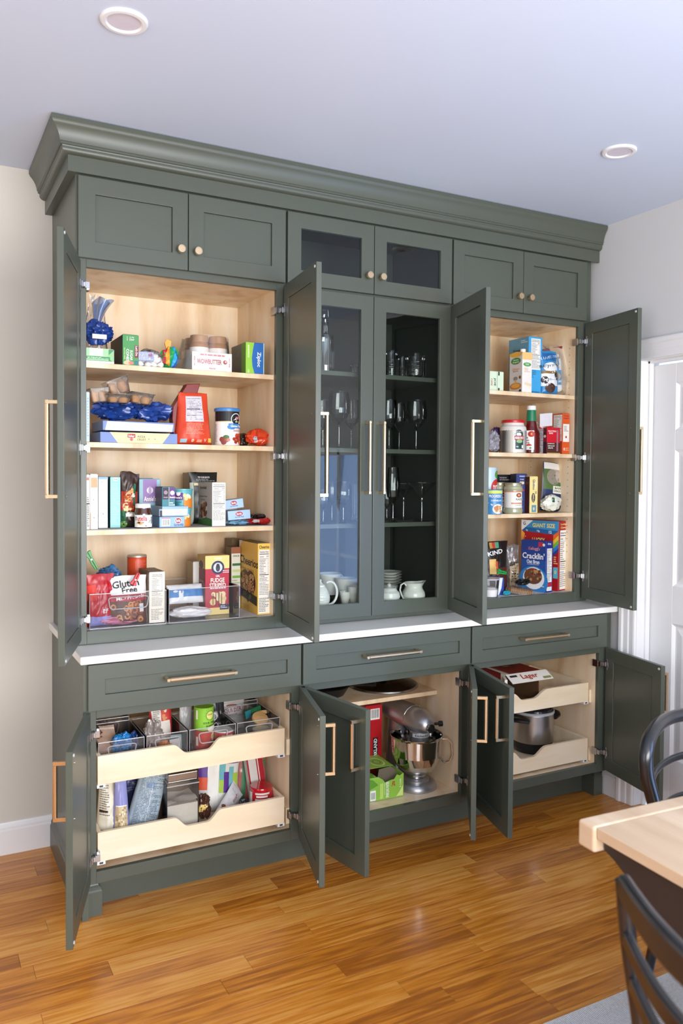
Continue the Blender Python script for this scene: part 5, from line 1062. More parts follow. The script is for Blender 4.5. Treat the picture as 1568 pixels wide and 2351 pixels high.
carton('food_box', 'dark brown carton standing behind the white and green box', 'box', 531, 552, .33, z, 1238, .08, '#66502f', {'F': []}, side='#6b5a48', top='#7d6b52', dy=0)
carton('food_box', 'white and green box standing just left of the yellow cereal box', 'box', 531, 552, .24, z, 1257, .07, '#e6e4d2', {'F': [('r', 0, .9, 1, 1, '#9a5a34'), ('t', 'ONCE', .5, .86, .03, '#333333', 0, .7), ('r', .1, .70, 1, .74, '#2f6a34'), ('r', .1, .5, 1, .54, '#7ab544'), ('r', .1, .6, 1, .64, '#c9d98c'), ('r', .0, .2, 1, .36, '#7a6a8c'), ('l', .1, .4, .9, .48, 2, '#b0b490')]}, side='#6b5236')
cer = [('p', [(0, .88), (.18, 1), (0, 1)], '#d9d9da'), ('t', 'Cheerios', .53, .72, .12, '#2c2418', -3, .70), ('t', '100% OATS', .45, .60, .035, '#a87a3a', -3, .5), ('e', .33, .42, .27, .17, '#5a2418'), ('e', .62, .42, .27, .17, '#5a2418'), ('p', [(.08, .36), (.87, .36), (.5, .13)], '#5a2418'), ('rings', .15, .28, .80, .52, 60, .05, ['#c9935a', '#e0b47c', '#a8703a']), ('e', .62, .38, .07, .05, '#d8905a'), ('p', [(.1, .2), (.98, .12), (.98, .25), (.1, .32)], '#3f3528'), ('rings', .25, .2, .7, .26, 6, .04, ['#6f8a3a', '#8a6a3a']), ('l', .2, .03, .8, .1, 3, '#c99a3a')]
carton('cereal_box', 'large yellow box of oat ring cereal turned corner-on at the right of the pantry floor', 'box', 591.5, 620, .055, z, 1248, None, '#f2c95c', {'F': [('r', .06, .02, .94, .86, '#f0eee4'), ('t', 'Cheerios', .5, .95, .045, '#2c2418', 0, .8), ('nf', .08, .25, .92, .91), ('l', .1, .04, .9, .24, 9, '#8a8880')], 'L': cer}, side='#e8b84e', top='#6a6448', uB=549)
# ------------------------------------------------------------ right pantry
R1, R2, R3, R4 = 1.9105, 1.6275, 1.3435, .9585
carton('coffee_box', 'small pale green box lettered sideways on the top shelf of the right pantry', 'box', 1124, 1156, .05, R1, 852, .07, '#cfe0c6', {'F': [('t', 'JOE', .36, .46, .17, '#242a26', -90, .42), ('t', 'COFFEE', .14, .45, .12, '#b5614e', -90, .38), ('r', .6, .80, .70, 1, '#1c1f1e'), ('r', .6, 0, .7, .16, '#1c1f1e'), ('r', .52, 0, .55, 1, '#8fa68a')]}, dy=-.004)
carton('cereal_box', 'tall light blue box with a nutrition panel on the top shelf of the right pantry', 'box', 1212.5, 1243.5, .075, R1, 772, None, '#45a5dc', {'F': [('nf', .18, .43, .86, .97), ('l', .02, .28, .55, .42, 5, '#2a6f9c'), ('l', .1, .02, .9, .06, 1, '#2a6f9c')], 'L': [('r', 0, 0, 1, 1, '#5d93ae'), ('t', 'Wegmans', .42, .78, .07, '#2b3138', 0, .42), ('t', 'Organic', .42, .68, .05, '#d8b04a', 0, .45), ('ring', .42, .66, .3, .07, .2, '#d8b04a'), ('l', .62, .9, .95, .96, 2, '#c8d8e0')]}, side='#4f8aa8', top='#3a7396', uB=1167)
t = carton('broth_carton', 'white and orange carton of chicken broth with a white screw cap', 'carton', 1198.5, 1220.5, .03, R1, 808, None, '#ece6e0', {'F': [('r', 0, .82, 1, 1, '#f2c27a'), ('e', .5, .70, .40, .05, '#4c9a4a'), ('t', 'Green', .5, .72, .025, '#eef6e6', 0, .36), ('t', 'Organic', .5, .69, .025, '#eef6e6', 0, .4), ('l', .2, .5, .8, .62, 3, '#d8b8a4'), ('p', [(.2, .2), (.95, .15), (.95, .22), (.3, .26)], '#e6cfae')], 'L': [('p', [(0, .94), (.3, .9), (.8, .9), (1, .97), (1, 1), (0, 1)], '#eab03f'), ('e', .5, .80, .38, .085, '#3a8a3c'), ('t', 'Green', .5, .83, .035, '#eef6e6', 0, .4), ('t', 'Organic', .5, .77, .045, '#eef6e6', 0, .5), ('t', 'Chicken', .5, .60, .06, '#e0a06a', 0, .55), ('t', 'BROTH', .5, .54, .03, '#8a8580', 0, .4), ('e', .5, .17, .45, .085, '#c9822c'), ('e', .5, .18, .33, .055, '#e8a850'), ('e', .5, .36, .16, .05, '#8d8a80'), ('p', [(.46, .2), (.56, .2), (.56, .33), (.46, .33)], '#e0a860'), ('e', .84, .38, .08, .04, '#7a4a2c'), ('e', .86, .05, .09, .03, '#3a3632')]}, side='#d8d4d2', top='#efb95a', uB=1169)
w, d, h = t['_s']; MB().rod((w*.45, d*.3, h), (w*.45, d*.3, h+.018), .0125, C('#f0f0ee', .4), 16).build('cap', t, smooth=40)
MB().prism([(0, h), (d*.5, h+.006), (d, h)], 0, .001, w-.001, C('#efb95a', .4)).build('gable', t)
x = xat(1262, .07, R1)
pouch('cookie_bag', 'blue bag of chocolate cookies leaning in the zip bag', 'bag', (x, .075, R1), xat(1281, .07, R1)-xat(1242, .07, R1), zat(806, x, .07)-R1, .05, '#2f86c2', [('r', .05, .78, .95, .95, '#1f5f9c'), ('t', 'GLUTEN FREE', .5, .86, .06, '#bcd8ee', 10, .7), ('e', .5, .62, .42, .12, '#e9ecee'), ('t', 'BEYOND', .5, .66, .06, '#2a3a4a', 5, .6), ('r', .0, .48, 1, .54, '#8a6a3a'), ('r', .0, .2, .85, .48, '#e6eaf0'), ('e', .14, .34, .16, .09, '#3a2018'), ('e', .82, .42, .16, .09, '#3a2018'), ('e', .4, .16, .27, .11, '#4a2a1e'), ('l', .3, .33, .6, .38, 2, '#6a7a8a')], seed=101, amp=.2, taper=.1, tilt=(0, -2))
x = xat(1286, .12, R1)
pouch('cookie_bag', 'second blue and white cookie bag in the zip bag', 'bag', (x, .13, R1), .062, zat(812, x, .12)-R1, .035, '#3a8ec8', [('r', .2, .62, .95, .97, '#d6dde4'), ('r', .1, .05, .6, .28, '#e0e6ea'), ('t', 'MINI', .4, .36, .05, '#dceaf4')], seed=103, amp=.25, tilt=(0, 2))
x = xat(1277, .11, R1); ww = xat(1314, .11, R1)-xat(1243, .11, R1); hh = zat(797, xat(1310, .1, R1), .1)-R1
t = pouch('zip_bag', 'large clear zip bag with a maroon zipper on the top shelf of the right pantry', 'bag', (x, .115, R1+.001), ww, hh, .10, '#fff', mat=FILM, seed=105, amp=.2)
MB().add([(-ww/2, -.004, hh*.80), (ww/2, -.004, hh*.99), (ww/2, -.004, hh*1.06), (-ww/2, -.004, hh*.90), (-ww/2, .004, hh*.80), (ww/2, .004, hh*.99), (ww/2, .004, hh*1.06), (-ww/2, .004, hh*.90)], [(0, 1, 2, 3), (7, 6, 5, 4), (0, 1, 5, 4), (1, 2, 6, 5), (2, 3, 7, 6), (3, 0, 4, 7)], C('#7a1a2c', .35)).build('zipper', t, bevel=.001, label='maroon zipper strip')
# second shelf
crumple('snack_bag', 'dark purple bag at the back left of the second shelf of the right pantry', 'bag', (xat(1140, .14, R2), .15, R2+.002), .040, .03, .062, '#3d1b58', 111, .25, 2)
crumple('plastic_bag', 'clear crinkled plastic bag at the left of the second shelf of the right pantry', 'bag', (xat(1134, .07, R2), .08, R2), .042, .035, .055, glassy('grey_film', (.8, .8, .84), .12, 1.4, edge=.35, base=.1, edgecol=(.6, .6, .66), milk=.4, milkcol=(.55, .54, .6)), 113, .35, 2.4, n=44)
t = cyl('rice_jar', 'clear jar of white rice with a red lid in the right pantry', 'jar', 1151, 1203, .075, R2, 965, C('#ddd9d2', .6, 0, .10, 220), [('e', .63, .62, .14, .14, '#123a36'), ('t', 'RICE SELECT', .63, .70, .04, '#dfe8e4', 0, .22), ('e', .63, .60, .08, .06, '#e8ece6'), ('r', .52, .12, .78, .56, '#143f3a'), ('r', .49, .42, .81, .56, '#a8222c'), ('t', 'ARBORIO', .65, .49, .085, '#f4eeee', 0, .30), ('e', .65, .38, .1, .06, '#8fb47a'), ('t', '4lb', .58, .2, .05, '#d8e4e0'), ('r', .72, .15, .77, .25, '#e8ece6')], prof=[(.001, 0), (.96, 0), (1, .02), (1, .78), (.97, .86), (.82, .92), (.80, 1)], lid='#c81f2a', lidh=.013, lidc=.90, a0=-195, a1=-50, sub=22)
w = t['_s'][0]; MB().lathe([(w*1.012, .001), (w*1.012, .098*1), (w*.99, .108), (w*.84, .116)], CLEAR, n=36).build('jar_glass', t, smooth=60)
t = cyl('ketchup_bottle', 'bottle of tomato ketchup with a green neck and white cap', 'bottle', 1201.5, 1235.5, .075, R2, 932, C('#5e0f10', .12, 0, .05, coat=1), [('r', .05, .08, .58, .52, '#efece6'), ('e', .46, .44, .16, .07, '#b8241f'), ('e', .46, .44, .035, None, '#e8c04a'), ('r', .05, .44, .22, .51, '#2b4a46'), ('l', .08, .33, .3, .38, 1, '#5a5a5a', .7), ('t', 'Tomato', .22, .30, .045, '#8a2a22', 0, .3), ('t', 'Ketchup', .22, .24, .045, '#3a3a3a', 0, .32), ('e', .36, .17, .12, .045, '#c8362c', 0, pi), ('e', .42, .12, .05, None, '#5a9a5a')],
    prof=[(.001, 0), (.92, 0), (1, .02), (1, .40), (.97, .47), (.72, .62), (.60, .74), (.58, .745, '#1f7a55'), (.53, .93, '#1f7a55'), (.50, 1)], lid='#eeeeee', lidh=.020, lidc=.52, a0=-195, a1=-50, sub=18)
t = carton('bar_box', 'red and brown box of snack bars with its white lid torn open', 'box', 1255.5, 1285.5, .035, R2, 981, None, '#c9182a', {'F': [('r', 0, 0, 1, .42, '#4a2622'), ('t', 'PROTEIN', .38, .86, .06, '#f4e8e4', 0, .6), ('t', 'BAR', .3, .78, .06, '#f4e8e4', 0, .3), ('r', .72, .1, .84, .9, '#a4707a'), ('t', 'peanut', .3, .38, .05, '#f0ece4', 0, .5), ('t', 'almond', .3, .30, .05, '#f0ece4', 0, .5), ('t', 'dark', .27, .22, .05, '#f0ece4', 0, .4), ('r', 0, 0, 1, .03, '#d9b45a')], 'L': [('r', 0, 0, .62, 1, '#d8d4e0'), ('l', .04, .3, .6, .95, 14, '#77748c'), ('bar', .06, .02, .5, .28), ('r', .64, 0, .98, .45, '#3a2030'), ('e', .8, .9, .12, .05, '#2c2a2a'), ('e', .8, .78, .12, .05, '#2c2a2a'), ('e', .8, .66, .12, .05, '#e8e0d4')]}, side='#8c1d2c', top='#2a1a16', uB=1232, body='box_body')
w, d, h = t['_s']
MB().add([(0, 0, h), (w, 0, h), (w, .03, h+.028), (-.0, .03, h+.028), (0, .001, h-.001), (w, .001, h-.001), (w, .031, h+.027), (0, .031, h+.027)], [(0, 1, 2, 3), (7, 6, 5, 4), (0, 1, 5, 4), (1, 2, 6, 5), (2, 3, 7, 6), (3, 0, 4, 7)], C('#e9e5e6', .5)).build('flap', t, loc=(-.012, .028, 0), rot=(0, 0, .1))
MB().box((-.004, .045, h), (w*.9, .047, h+.062), C('#dedbe0', .5)).box((-.004, .047, h-.01), (w*.9, .049, h+.058), C('#b5341f', .4)).build('lid_panel', t, rot=(radians(6), radians(-6), 0))
carton('pasta_box', 'narrow orange box at the right end of the right pantry second shelf', 'box', 1290.5, 1307, .035, R2, 949, None, '#dd5a1f', {'F': [('t', 'Tasty', .5, .94, .035, '#5a1f5a', 0, .75), ('t', 'Organic', .5, .88, .035, '#5a1f5a', 0, .8), ('r', .08, .30, .92, .74, '#f2efe8'), ('l', .2, .55, .8, .7, 4, '#8a8478'), ('e', .5, .42, .12, .03, '#b83a30'), ('t', '8', .25, .12, .07, '#f8e8dc'), ('l', .4, .08, .9, .16, 3, '#f0b890')], 'L': [('r', 0, 0, 1, 1, '#c8492a'), ('nf', .1, .32, .95, .97)]}, side='#b9441c', uB=1268)
# third shelf
cyl('tomato_can', 'red and blue tin can standing on another can in the right pantry', 'can', 1104, 1138, .13, R3+.077, 1073, '#b9d3e4', [('e', .85, .3, .3, .3, '#c8342a'), ('t', 'DICED', .86, .3, .2, '#ffffff', 0, .4), ('e', .95, .75, .2, .14, '#5a9a3a')], a0=-190, a1=-45, group='tin cans in the right pantry')
cyl('tomato_can', 'tin can underneath the red and blue one in the right pantry', 'can', 1104, 1138, .13, R3, 1123, '#a8b4b8', [('r', 0, .3, 1, .7, '#b83a2c')], a0=-190, a1=-45, group='tin cans in the right pantry')
cyl('bean_can', 'small blue and yellow-green can of beans at the front left of the third shelf', 'can', 1112, 1150, .045, R3, 1124, '#4189c0', [('r', 0, .84, 1, .97, '#cfe06a'), ('r', .0, .66, 1, .84, '#3a78b4'), ('t', 'PROGRESSO', .62, .74, .12, '#eef4fa', 0, .6), ('t', 'CANNELLINI', .66, .56, .06, '#ffffff', 0, .5), ('e', .74, .22, .26, .2, '#eef0ec'), ('pieces', .58, .1, .9, .32, 26, ['#d9a06a', '#c08048', '#e8c090'], .055), ('p', [(.2, .5), (.5, .4), (.5, .35), (.15, .42)], '#eef4fa')], a0=-195, a1=-60, group='tin cans in the right pantry')
for k, (u0, u1, yy, v, tx) in enumerate(((1158.5, 1196, .045, 1108, 'front jar of pale sauce with a cream label in the right pantry'), (1130, 1160, .12, 1107, 'jar of pale sauce standing behind, between the blue can and the front jar'))):
    cyl('sauce_jar', tx, 'jar', u0, u1, yy, R3, v, C('#a9aa8a', .15, 0, .25, 60, coat=1), [('r', .0, .21, 1, .78, '#ebe6da'), ('r', 0, .74, 1, .78, '#c9825c'), ('e', .78, .64, .14, .075, '#8a3a26'), ('e', .78, .64, .07, .04, '#d8a070'), ('t', "RAO'S", .80, .50, .07, '#3a3630', 0, .34), ('r', .42, .34, .95, .385, '#c98a70'), ('l', .6, .28, .9, .31, 1, '#8a857a')], prof=[(.001, 0), (.88, 0), (1, .06), (1, .16), (.94, .2), (.94, .8), (1, .84), (.95, .92), (.84, .96), (.84, 1)], lid=C('#a9a48a', .35, .5), lidh=.009, lidc=.88, a0=-200, a1=-60, group='sauce jars', art_r=.955)
carton('pasta_box', 'black pasta box with golden leaves behind the sauce jars', 'box', 1139, 1184, .17, R3, 1090, .06, '#1c1f26', {'F': [('l', .15, .84, .7, .95, 2, '#9a968a'), ('p', [(.48, .3), (.40, .75), (.52, .62), (.56, .3)], '#c9a24a'), ('p', [(.66, .3), (.66, .7), (.84, .9), (.84, .5)], '#c9a24a')]})
carton('pasta_box', 'dark blue box of pasta at the middle of the third shelf of the right pantry', 'box', 1184, 1209.5, .09, R3, 1088, .06, '#1f3272', {'F': [('l', .3, .92, .75, .96, 1, '#c8cfe4', .6), ('t', 'N.26', .52, .86, .03, '#dde2f0', 0, .3), ('e', .42, .77, .12, None, '#e6d2a4'), ('e', .6, .77, .12, None, '#e6d2a4'), ('l', .2, .68, .8, .70, 1, '#aab4d4', .6), ('e', .5, .58, .22, .03, '#b8384a'), ('l', .1, .04, .6, .45, 9, '#8a96c0')]}, side='#141b3a', dy=-.012)
carton('treat_box', 'pale yellow upright box with sideways lettering in the right pantry', 'box', 1215.5, 1234, .045, R3, 1094, .10, '#efdc92', {'F': [('e', .55, .78, .25, .13, '#f4e8b8'), ('t', 'Glutino', .5, .78, .3, '#4a2418', -90, .28), ('e', .45, .42, .22, .13, '#2f2340'), ('t', 'VANILLA', .45, .42, .2, '#e8dca8', -90, .22), ('t', '10', .75, .56, .2, '#2f2340', -90), ('r', .25, .03, .8, .22, '#5f93b4'), ('e', .5, .12, .12, .05, '#d8c8a0')]}, side='#4d2016', top='#c9b878')
x = xat(1276, .12, R3)
t = pouch('broth_pouch', 'dark blue and green broth pouch showing food, right end of the third shelf', 'bag', (x, .13, R3), (xat(1312, .12, R3)-xat(1240, .12, R3)), zat(1063, x, .12)-R3, .05, '#1d2a4c', [('r', .02, .40, .98, .98, '#4d6a34'), ('e', .3, .70, .20, .16, '#8d8478'), ('e', .5, .74, .14, .14, '#b0a498'), ('e', .52, .86, .22, .05, '#a89a8a'), ('e', .80, .76, .16, .12, '#ece6da'), ('e', .80, .76, .13, .095, '#b88a4a'), ('r', .02, .86, .98, .99, '#dddcd8'), ('r', .02, .2, .98, .44, '#1c2c5c'), ('p', [(.27, .36), (.62, .38), (.6, .52), (.5, .56), (.28, .5)], '#e6e4d4') if False else ('r', .28, .37, .62, .52, '#e6e4d4'), ('t', 'BARE', .44, .48, .045, '#2a3a34', 0, .22), ('t', 'DRAGON', .45, .42, .045, '#2a3a34', 0, .28), ('e', .56, .55, .06, .03, '#3a8a8c'), ('r', .82, .42, .94, .49, '#6aaeb8'), ('t', 'RS', .7, .27, .05, '#cfd6e4')], seed=121, amp=.08, tilt=(0, 5), rot=.05)
crumple('snack_bag', 'white crumpled bag with green print, in front of the bone broth pouch', 'bag', (xat(1267, .055, R3), .065, R3), .064, .036, .046, '#e4e5d6', 131, .2, 1.8, n=44, art=[('r', .70, .54, .75, .72, '#1f5f48'), ('t', 'SIETE', .725, .64, .06, '#dfe8dc', 0, .04), ('t', 'grain free', .80, .56, .07, '#2f6a50', 20, .07), ('e', .66, .25, .02, .05, '#b9c08a'), ('e', .84, .3, .02, .05, '#e0d68a'), ('e', .68, .8, .01, .03, '#b8603a')])
# floor of the right pantry
tag(MB().box((1.612, .024, R4-.0004), (2.32, .42, R4+.0012), C('#c6c5c6', .85, 0, .08, 200)).build('shelf_liner'), 'pale grey liner lying on the floor of the right pantry', 'shelf liner')
z = R4+.0012
carton('cereal_box', 'giant red box of rainbow marshmallow cereal on the floor of the right pantry', 'box', 1195.5, 1281, .25, z, 1193, .085, '#a8161d', {'F': [('p', [(0, .87), (.5, .84), (.98, .84), (1, 1), (0, 1)], '#3a8ec0'), ('p', [(0, .84), (1, .80), (1, .86), (0, .9)], '#1f5f9c'), ('p', [(0, .84), (.32, 1), (0, 1)], '#e9e9ec'), ('t', 'G', .08, .95, .05, '#2a2a5a'), ('t', 'GIANT SIZE', .6, .93, .06, '#f2dc7a', 0, .60), ('t', '9g', .15, .85, .03, '#e8eef4'), ('t', '19g', .46, .845, .035, '#e8eef4'), ('t', '12', .78, .84, .04, '#e8eef4'), ('t', 'LUCKY', .47, .71, .08, '#f4e2a0', 0, .34), ('p', [(.86, .80), (1, .86), (1, .80), (.86, .72)], '#e06a2a'), ('p', [(.86, .72), (1, .80), (1, .74), (.86, .66)], '#f0c040'), ('p', [(.86, .66), (1, .74), (1, .68), (.86, .60)], '#7ab83c'), ('p', [(.86, .60), (1, .68), (1, .62), (.86, .54)], '#2f7fc6'), ('p', [(.86, .54), (1, .62), (1, .57), (.86, .49)], '#27408c'), ('p', [(0, .62), (.1, .8), (0, .86)], '#f0a040'), ('p', [(0, .5), (.1, .68), (.1, .8), (0, .62)], '#e0602a'), ('e', .12, .76, .01, None, '#f8f0f0'), ('l', .88, .38, .98, .5, 4, '#e8c890'), ('r', .87, .18, .99, .34, '#5ab4c8'), ('t', '0', .93, .27, .05, '#f0e07a')]}, side='#a8161d', dy=-.20)
mbx = bpy.data.objects['cereal_box.002']; w, d, h = mbx['_s']
mb = MB(); DC(*cardfaces(w, d, h)['R'], mb).run([('t', 'Lucky', .5, .955, .035, '#f0dc90', 0, .6), ('t', 'Charms', .5, .91, .03, '#f0dc90', 0, .6), ('nf', .14, .02, .88, .87)]); mb.build('print', mbx)
carton('cereal_box', 'blue box of oat bran cereal in front of the giant red one', 'box', 1196, 1252, .175, z, 1239, .055, '#1f4f9c', {'F': [('r', 0, .62, 1, 1, '#1a3a86'), ('e', .5, .2, .6, .3, '#2f7fc2'), ('t', "Kellogg's", .52, .84, .075, '#d8dce8', 0, .46), ('t', "Kellogg's", .515, .843, .07, '#b8283a', 0, .45), ('t', "Cracklin'", .50, .70, .12, '#f0f0f2', 0, .90), ('t', 'Oat Bran', .49, .585, .075, '#f0f0f2', 0, .52), ('l', .25, .52, .72, .54, 1, '#c8c8d4', .5), ('r', .70, .89, .88, .98, '#b8283a'), ('e', .92, .93, .05, None, '#e6e6e6'), ('e', .52, .26, .44, .22, '#e9e9ea'), ('e', .5, .30, .37, .16, '#6b4430'), ('pieces', .2, .2, .8, .42, 34, ['#7a4a30', '#9c6844', '#5a3222', '#b88a60'], .045), ('e', .5, .44, .05, .02, '#a8261f'), ('l', .8, .1, .98, .13, 1, '#e8e8ea')]}, side='#1b2f86', top='#2b3f96', dy=-.14)
mbx = bpy.data.objects['cereal_box.003']; w, d, h = mbx['_s']
mb = MB(); DC(*cardfaces(w, d, h)['R'], mb).run([('t', 'Oat', .5, .95, .035, '#f0f0f0', 0, .5), ('nf', .16, .38, .88, .86), ('r', .16, .2, .88, .37, '#ececea'), ('l', .18, .22, .86, .36, 5, '#8a8a88'), ('r', .1, .12, .92, .19, '#b8283a'), ('r', .14, .03, .88, .11, '#ececea')]); mb.build('print', mbx)
x = xat(1143, .12, z)
pouch('snack_bag', 'black and brown bag of snack clusters at the left of the right pantry floor', 'bag', (x, .14, z), xat(1166, .12, z)-xat(1112, .12, z), zat(1243, x, .12)-z, .05, '#1e1512', [('r', .2, .86, .55, .98, '#b58a3a'), ('r', .3, .86, .42, .98, '#b8342a'), ('r', .44, .86, .58, .98, '#4a9a7a'), ('t', 'KIND', .42, .78, .08, '#efefef', 8, .36), ('r', .5, .05, .95, .5, '#4a1f14'), ('p', [(.1, .5), (.5, .6), (.45, .35), (.1, .3)], '#e2b968') if False else ('r', .15, .38, .42, .66, '#e2b968'), ('r', .40, .36, .5, .62, '#c84a2a'), ('r', .1, .22, .6, .34, '#1f2a5c')], seed=141, amp=.2)
x = xat(1179, .13, z)
pouch('cookie_bag', 'clear cookie bag with a black and tan label on the right pantry floor', 'bag', (x, .14, z), .075, zat(1252, x, .13)-z, .05, '#fff', [('r', .1, .15, .9, .62, '#a08a6a'), ('r', .1, .56, .9, .64, '#2a2018'), ('l', .2, .2, .8, .54, 6, '#3a3026'), ('t', 'Tate', .5, .4, .07, '#2a2420', 0, .5)], mat=FILM, seed=143, amp=.4)
MB().box((0, 0, 0), (.03, .03, .09), C('#8a6648', .6)).build('cookie_stack', bpy.data.objects['cookie_bag.002'], loc=(-.015, -.015, .02), bevel=.008)
crumple('snack_bag', 'black foil bag clipped shut in front of the blue cereal box', 'bag', (xat(1199, .035, z+.05), .035, z+.042), .050, .022, .018, C('#111214', .2), 151, .3, 2.2, n=40)
clip('green plastic bag clip lying on the black bag in the right pantry', (xat(1152, .03, z+.06), .03, zat(1314, xat(1152, .03, z+.06), .03)), '#1fa04a', .062, (0, radians(12), .2))
t = thing('cookie_tray', 'clear plastic tray of round tan cookies on the right pantry floor', 'tray', (xat(1197, .035, z), .045, z), (0, radians(10), -.12))
for k in range(13):
    MB().rod((-.062+.0094*k, 0, .017), (-.055+.0094*k, 0, .017), .016, C('#b9854e', .6, 0, .2, 60), 14).build('cookie', t, smooth=50)
mt = MB()
def trayf(a, b): return (-.068+.136*a, .022*cos(pi*b)*(1+.08*cos(a*13*2*pi)), .018-.018*sin(pi*b)*(1+.08*cos(a*13*2*pi)))
mt.grid(trayf, 78, 10, FILM); mt.grid(lambda a, b: (-.068+.136*a, .024*(1-2*b), .019+.016*sin(pi*b)), 26, 6, FILM); mt.build('clear_tray', t, smooth=60)
t = cyl('plastic_tub', 'small clear plastic tub of white contents at the front left of the right pantry floor', 'tub', 1106, 1143, .05, z, 1327, ACRYL, [], lid=C('#b4b4c2', .3), lidh=.006, prof=[(.001, 0), (.8, 0), (.84, .02), (1, 1)], lidc=1.05)
MB().lathe([(.001, .003), (t['_s'][0]*.78, .003), (t['_s'][0]*.86, .035), (t['_s'][0]*.5, .045), (.001, .04)], C('#e9e8e8', .7), n=20).build('contents', t, smooth=50)
carton('food_box', 'small white and dark blue box behind the clear tub', 'box', 1138, 1155, .075, z, 1328, .06, '#e4e6ea', {'F': [('p', [(.4, 0), (1, 0), (1, 1), (.85, 1), (.7, .4)], '#23449a')]}, side='#c9ccd4', rot=-.1)
crumple('chip_clip_bag', 'small turquoise wrapper on the right pantry floor', 'bag', (xat(1166, .04, z), .05, z), .020, .014, .012, '#1f9ab0', 161, .2, 2)
# ------------------------------------------------------------ upper pull-out tray: clear bins
T1, T2 = .4825, .2185
def bx(u0, u1, y, zt): return xat(u0, y, zt), xat(u1, y, zt)
Hb = .112; zt = T1+Hb
b0 = bx(226, 331, -.12, zt); b1 = bx(337, 430, -.12, zt); b2 = bx(462, 541, -.12, zt); b3 = bx(545, 642, -.12, zt)
b2 = (b1[1]+.008, b2[1]); 
for k, (b, tx) in enumerate(((b0, 'smoky clear handled bin at the left end of the upper pull-out tray, blue bags inside'), (b1, 'smoky clear handled bin, second from the left on the upper pull-out tray'), (b2, 'clear handled bin, third from the left, holding the green and red canisters'), (b3, 'clear handled bin at the right end of the upper pull-out tray, cookies inside'))):
    clearbin(tx, b[0], b[1], -.12, .10, T1, Hb, group='clear bins on the upper pull-out tray', tint=SMOKE if k < 2 else ACRYL, hx=(.2*(b[1]-b[0]), .82*(b[1]-b[0])))
clearbin('clear handled bin in the back row behind the leftmost one', b0[0], b0[1], .108, .225, T1, Hb+.012, group='clear bins on the upper pull-out tray', tint=SMOKE)
clearbin('clear handled bin in the back row behind the rightmost one', b3[0], b3[1], .108, .225, T1, Hb+.012, group='clear bins on the upper pull-out tray')
zi = T1+.003; cx0 = (b0[0]+b0[1])/2
pouch('snack_bag', 'tan paper snack bag leaning in the leftmost smoky bin', 'bag', (cx0-.032, -.045, zi+.04), .085, .12, .03, '#c9a893', [('t', 'C', .75, .3, .2, '#3a2a24'), ('r', 0, .82, 1, .9, '#e6d8c6'), ('pieces', .1, .55, .5, .8, 8, ['#6b4028', '#8a5a38'], .07)], seed=201, amp=.2, tilt=(-50, 0), rough=.6)
crumple('snack_bag', 'bright blue shiny snack bag in the leftmost smoky bin', 'bag', (cx0+.018, -.055, zi+.035), .045, .035, .044, '#1f7fc0', 203, .35, 2.4)
crumple('snack_bag', 'dark blue snack bag at the right side of the leftmost smoky bin', 'bag', (cx0+.055, -.045, zi+.03), .026, .04, .042, '#27407a', 205, .35, 2.4)
crumple('snack_bag', 'brown and white wrapper at the bottom of the leftmost smoky bin', 'bag', (cx0-.01, -.08, zi), .06, .03, .02, '#5a3a26', 207, .3, 2)
crumple('snack_bag', 'brown snack bag in the bin behind the leftmost one', 'bag', (cx0, .16, zi+.02), .06, .04, .045, '#6b4530', 209, .3, 2, art=[('r', .6, .3, .8, .7, '#d9cbb8')])
cx1 = (b1[0]+b1[1])/2
pouch('snack_bag', 'white and red printed snack bag standing in the second bin of the upper tray', 'bag', (cx1+.022, .02, zi), .085, .175, .035, '#e8e0d4', [('r', .0, .0, .08, 1, '#b82028'), ('r', .90, .0, 1, 1, '#b82028'), ('r', .5, .62, .9, 1, '#c8322a'), ('pieces', .55, .65, .85, .95, 7, ['#f0dcc0', '#d88a50'], .07), ('l', .15, .6, .45, .95, 9, '#9a948a'), ('r', .4, .3, .9, .55, '#efe6da'), ('pieces', .1, .3, .5, .5, 7, ['#a8502c', '#c87a4a'], .06)], seed=211, amp=.15, tilt=(-14, 0))
crumple('plastic_bag', 'clear crinkled bag of brown crackers in the second bin of the upper tray', 'bag', (cx1-.028, -.04, zi+.01), .045, .045, .072, glassy('beige_film', (.9, .86, .82), .12, 1.4, edge=.3, base=.08, edgecol=(.7, .64, .6), milk=.38, milkcol=(.62, .54, .48)), 213, .3, 2.4)
crumple('snack_bag', 'orange pouch at the front of the second bin of the upper tray', 'bag', (cx1-.004, -.092, zi), .034, .02, .040, '#c9782c', 215, .25, 2)
carton('tea_pouch', 'white and dark green sachet at the right of the second bin of the upper tray', 'pouch', 0, 0, 0, 0, 0, 0, '#2f4a3c', {'F': [('r', 0, .5, 1, 1, '#d8ddd6'), ('l', .1, .1, .9, .4, 3, '#d8ddd6')], 'T': [('r', 0, 0, 1, 1, '#cfdcd8')]}, loc=(cx1+.02, -.10, zi), size=(.04, .012, .075), rot=.15, tilt=(-12, 0), group='sachets in the second bin')
carton('tea_pouch', 'pale turquoise sachet behind the white and dark green one', 'pouch', 0, 0, 0, 0, 0, 0, '#8fb8b8', {}, loc=(cx1+.028, -.07, zi), size=(.042, .012, .08), rot=-.1, tilt=(-12, 0), group='sachets in the second bin')
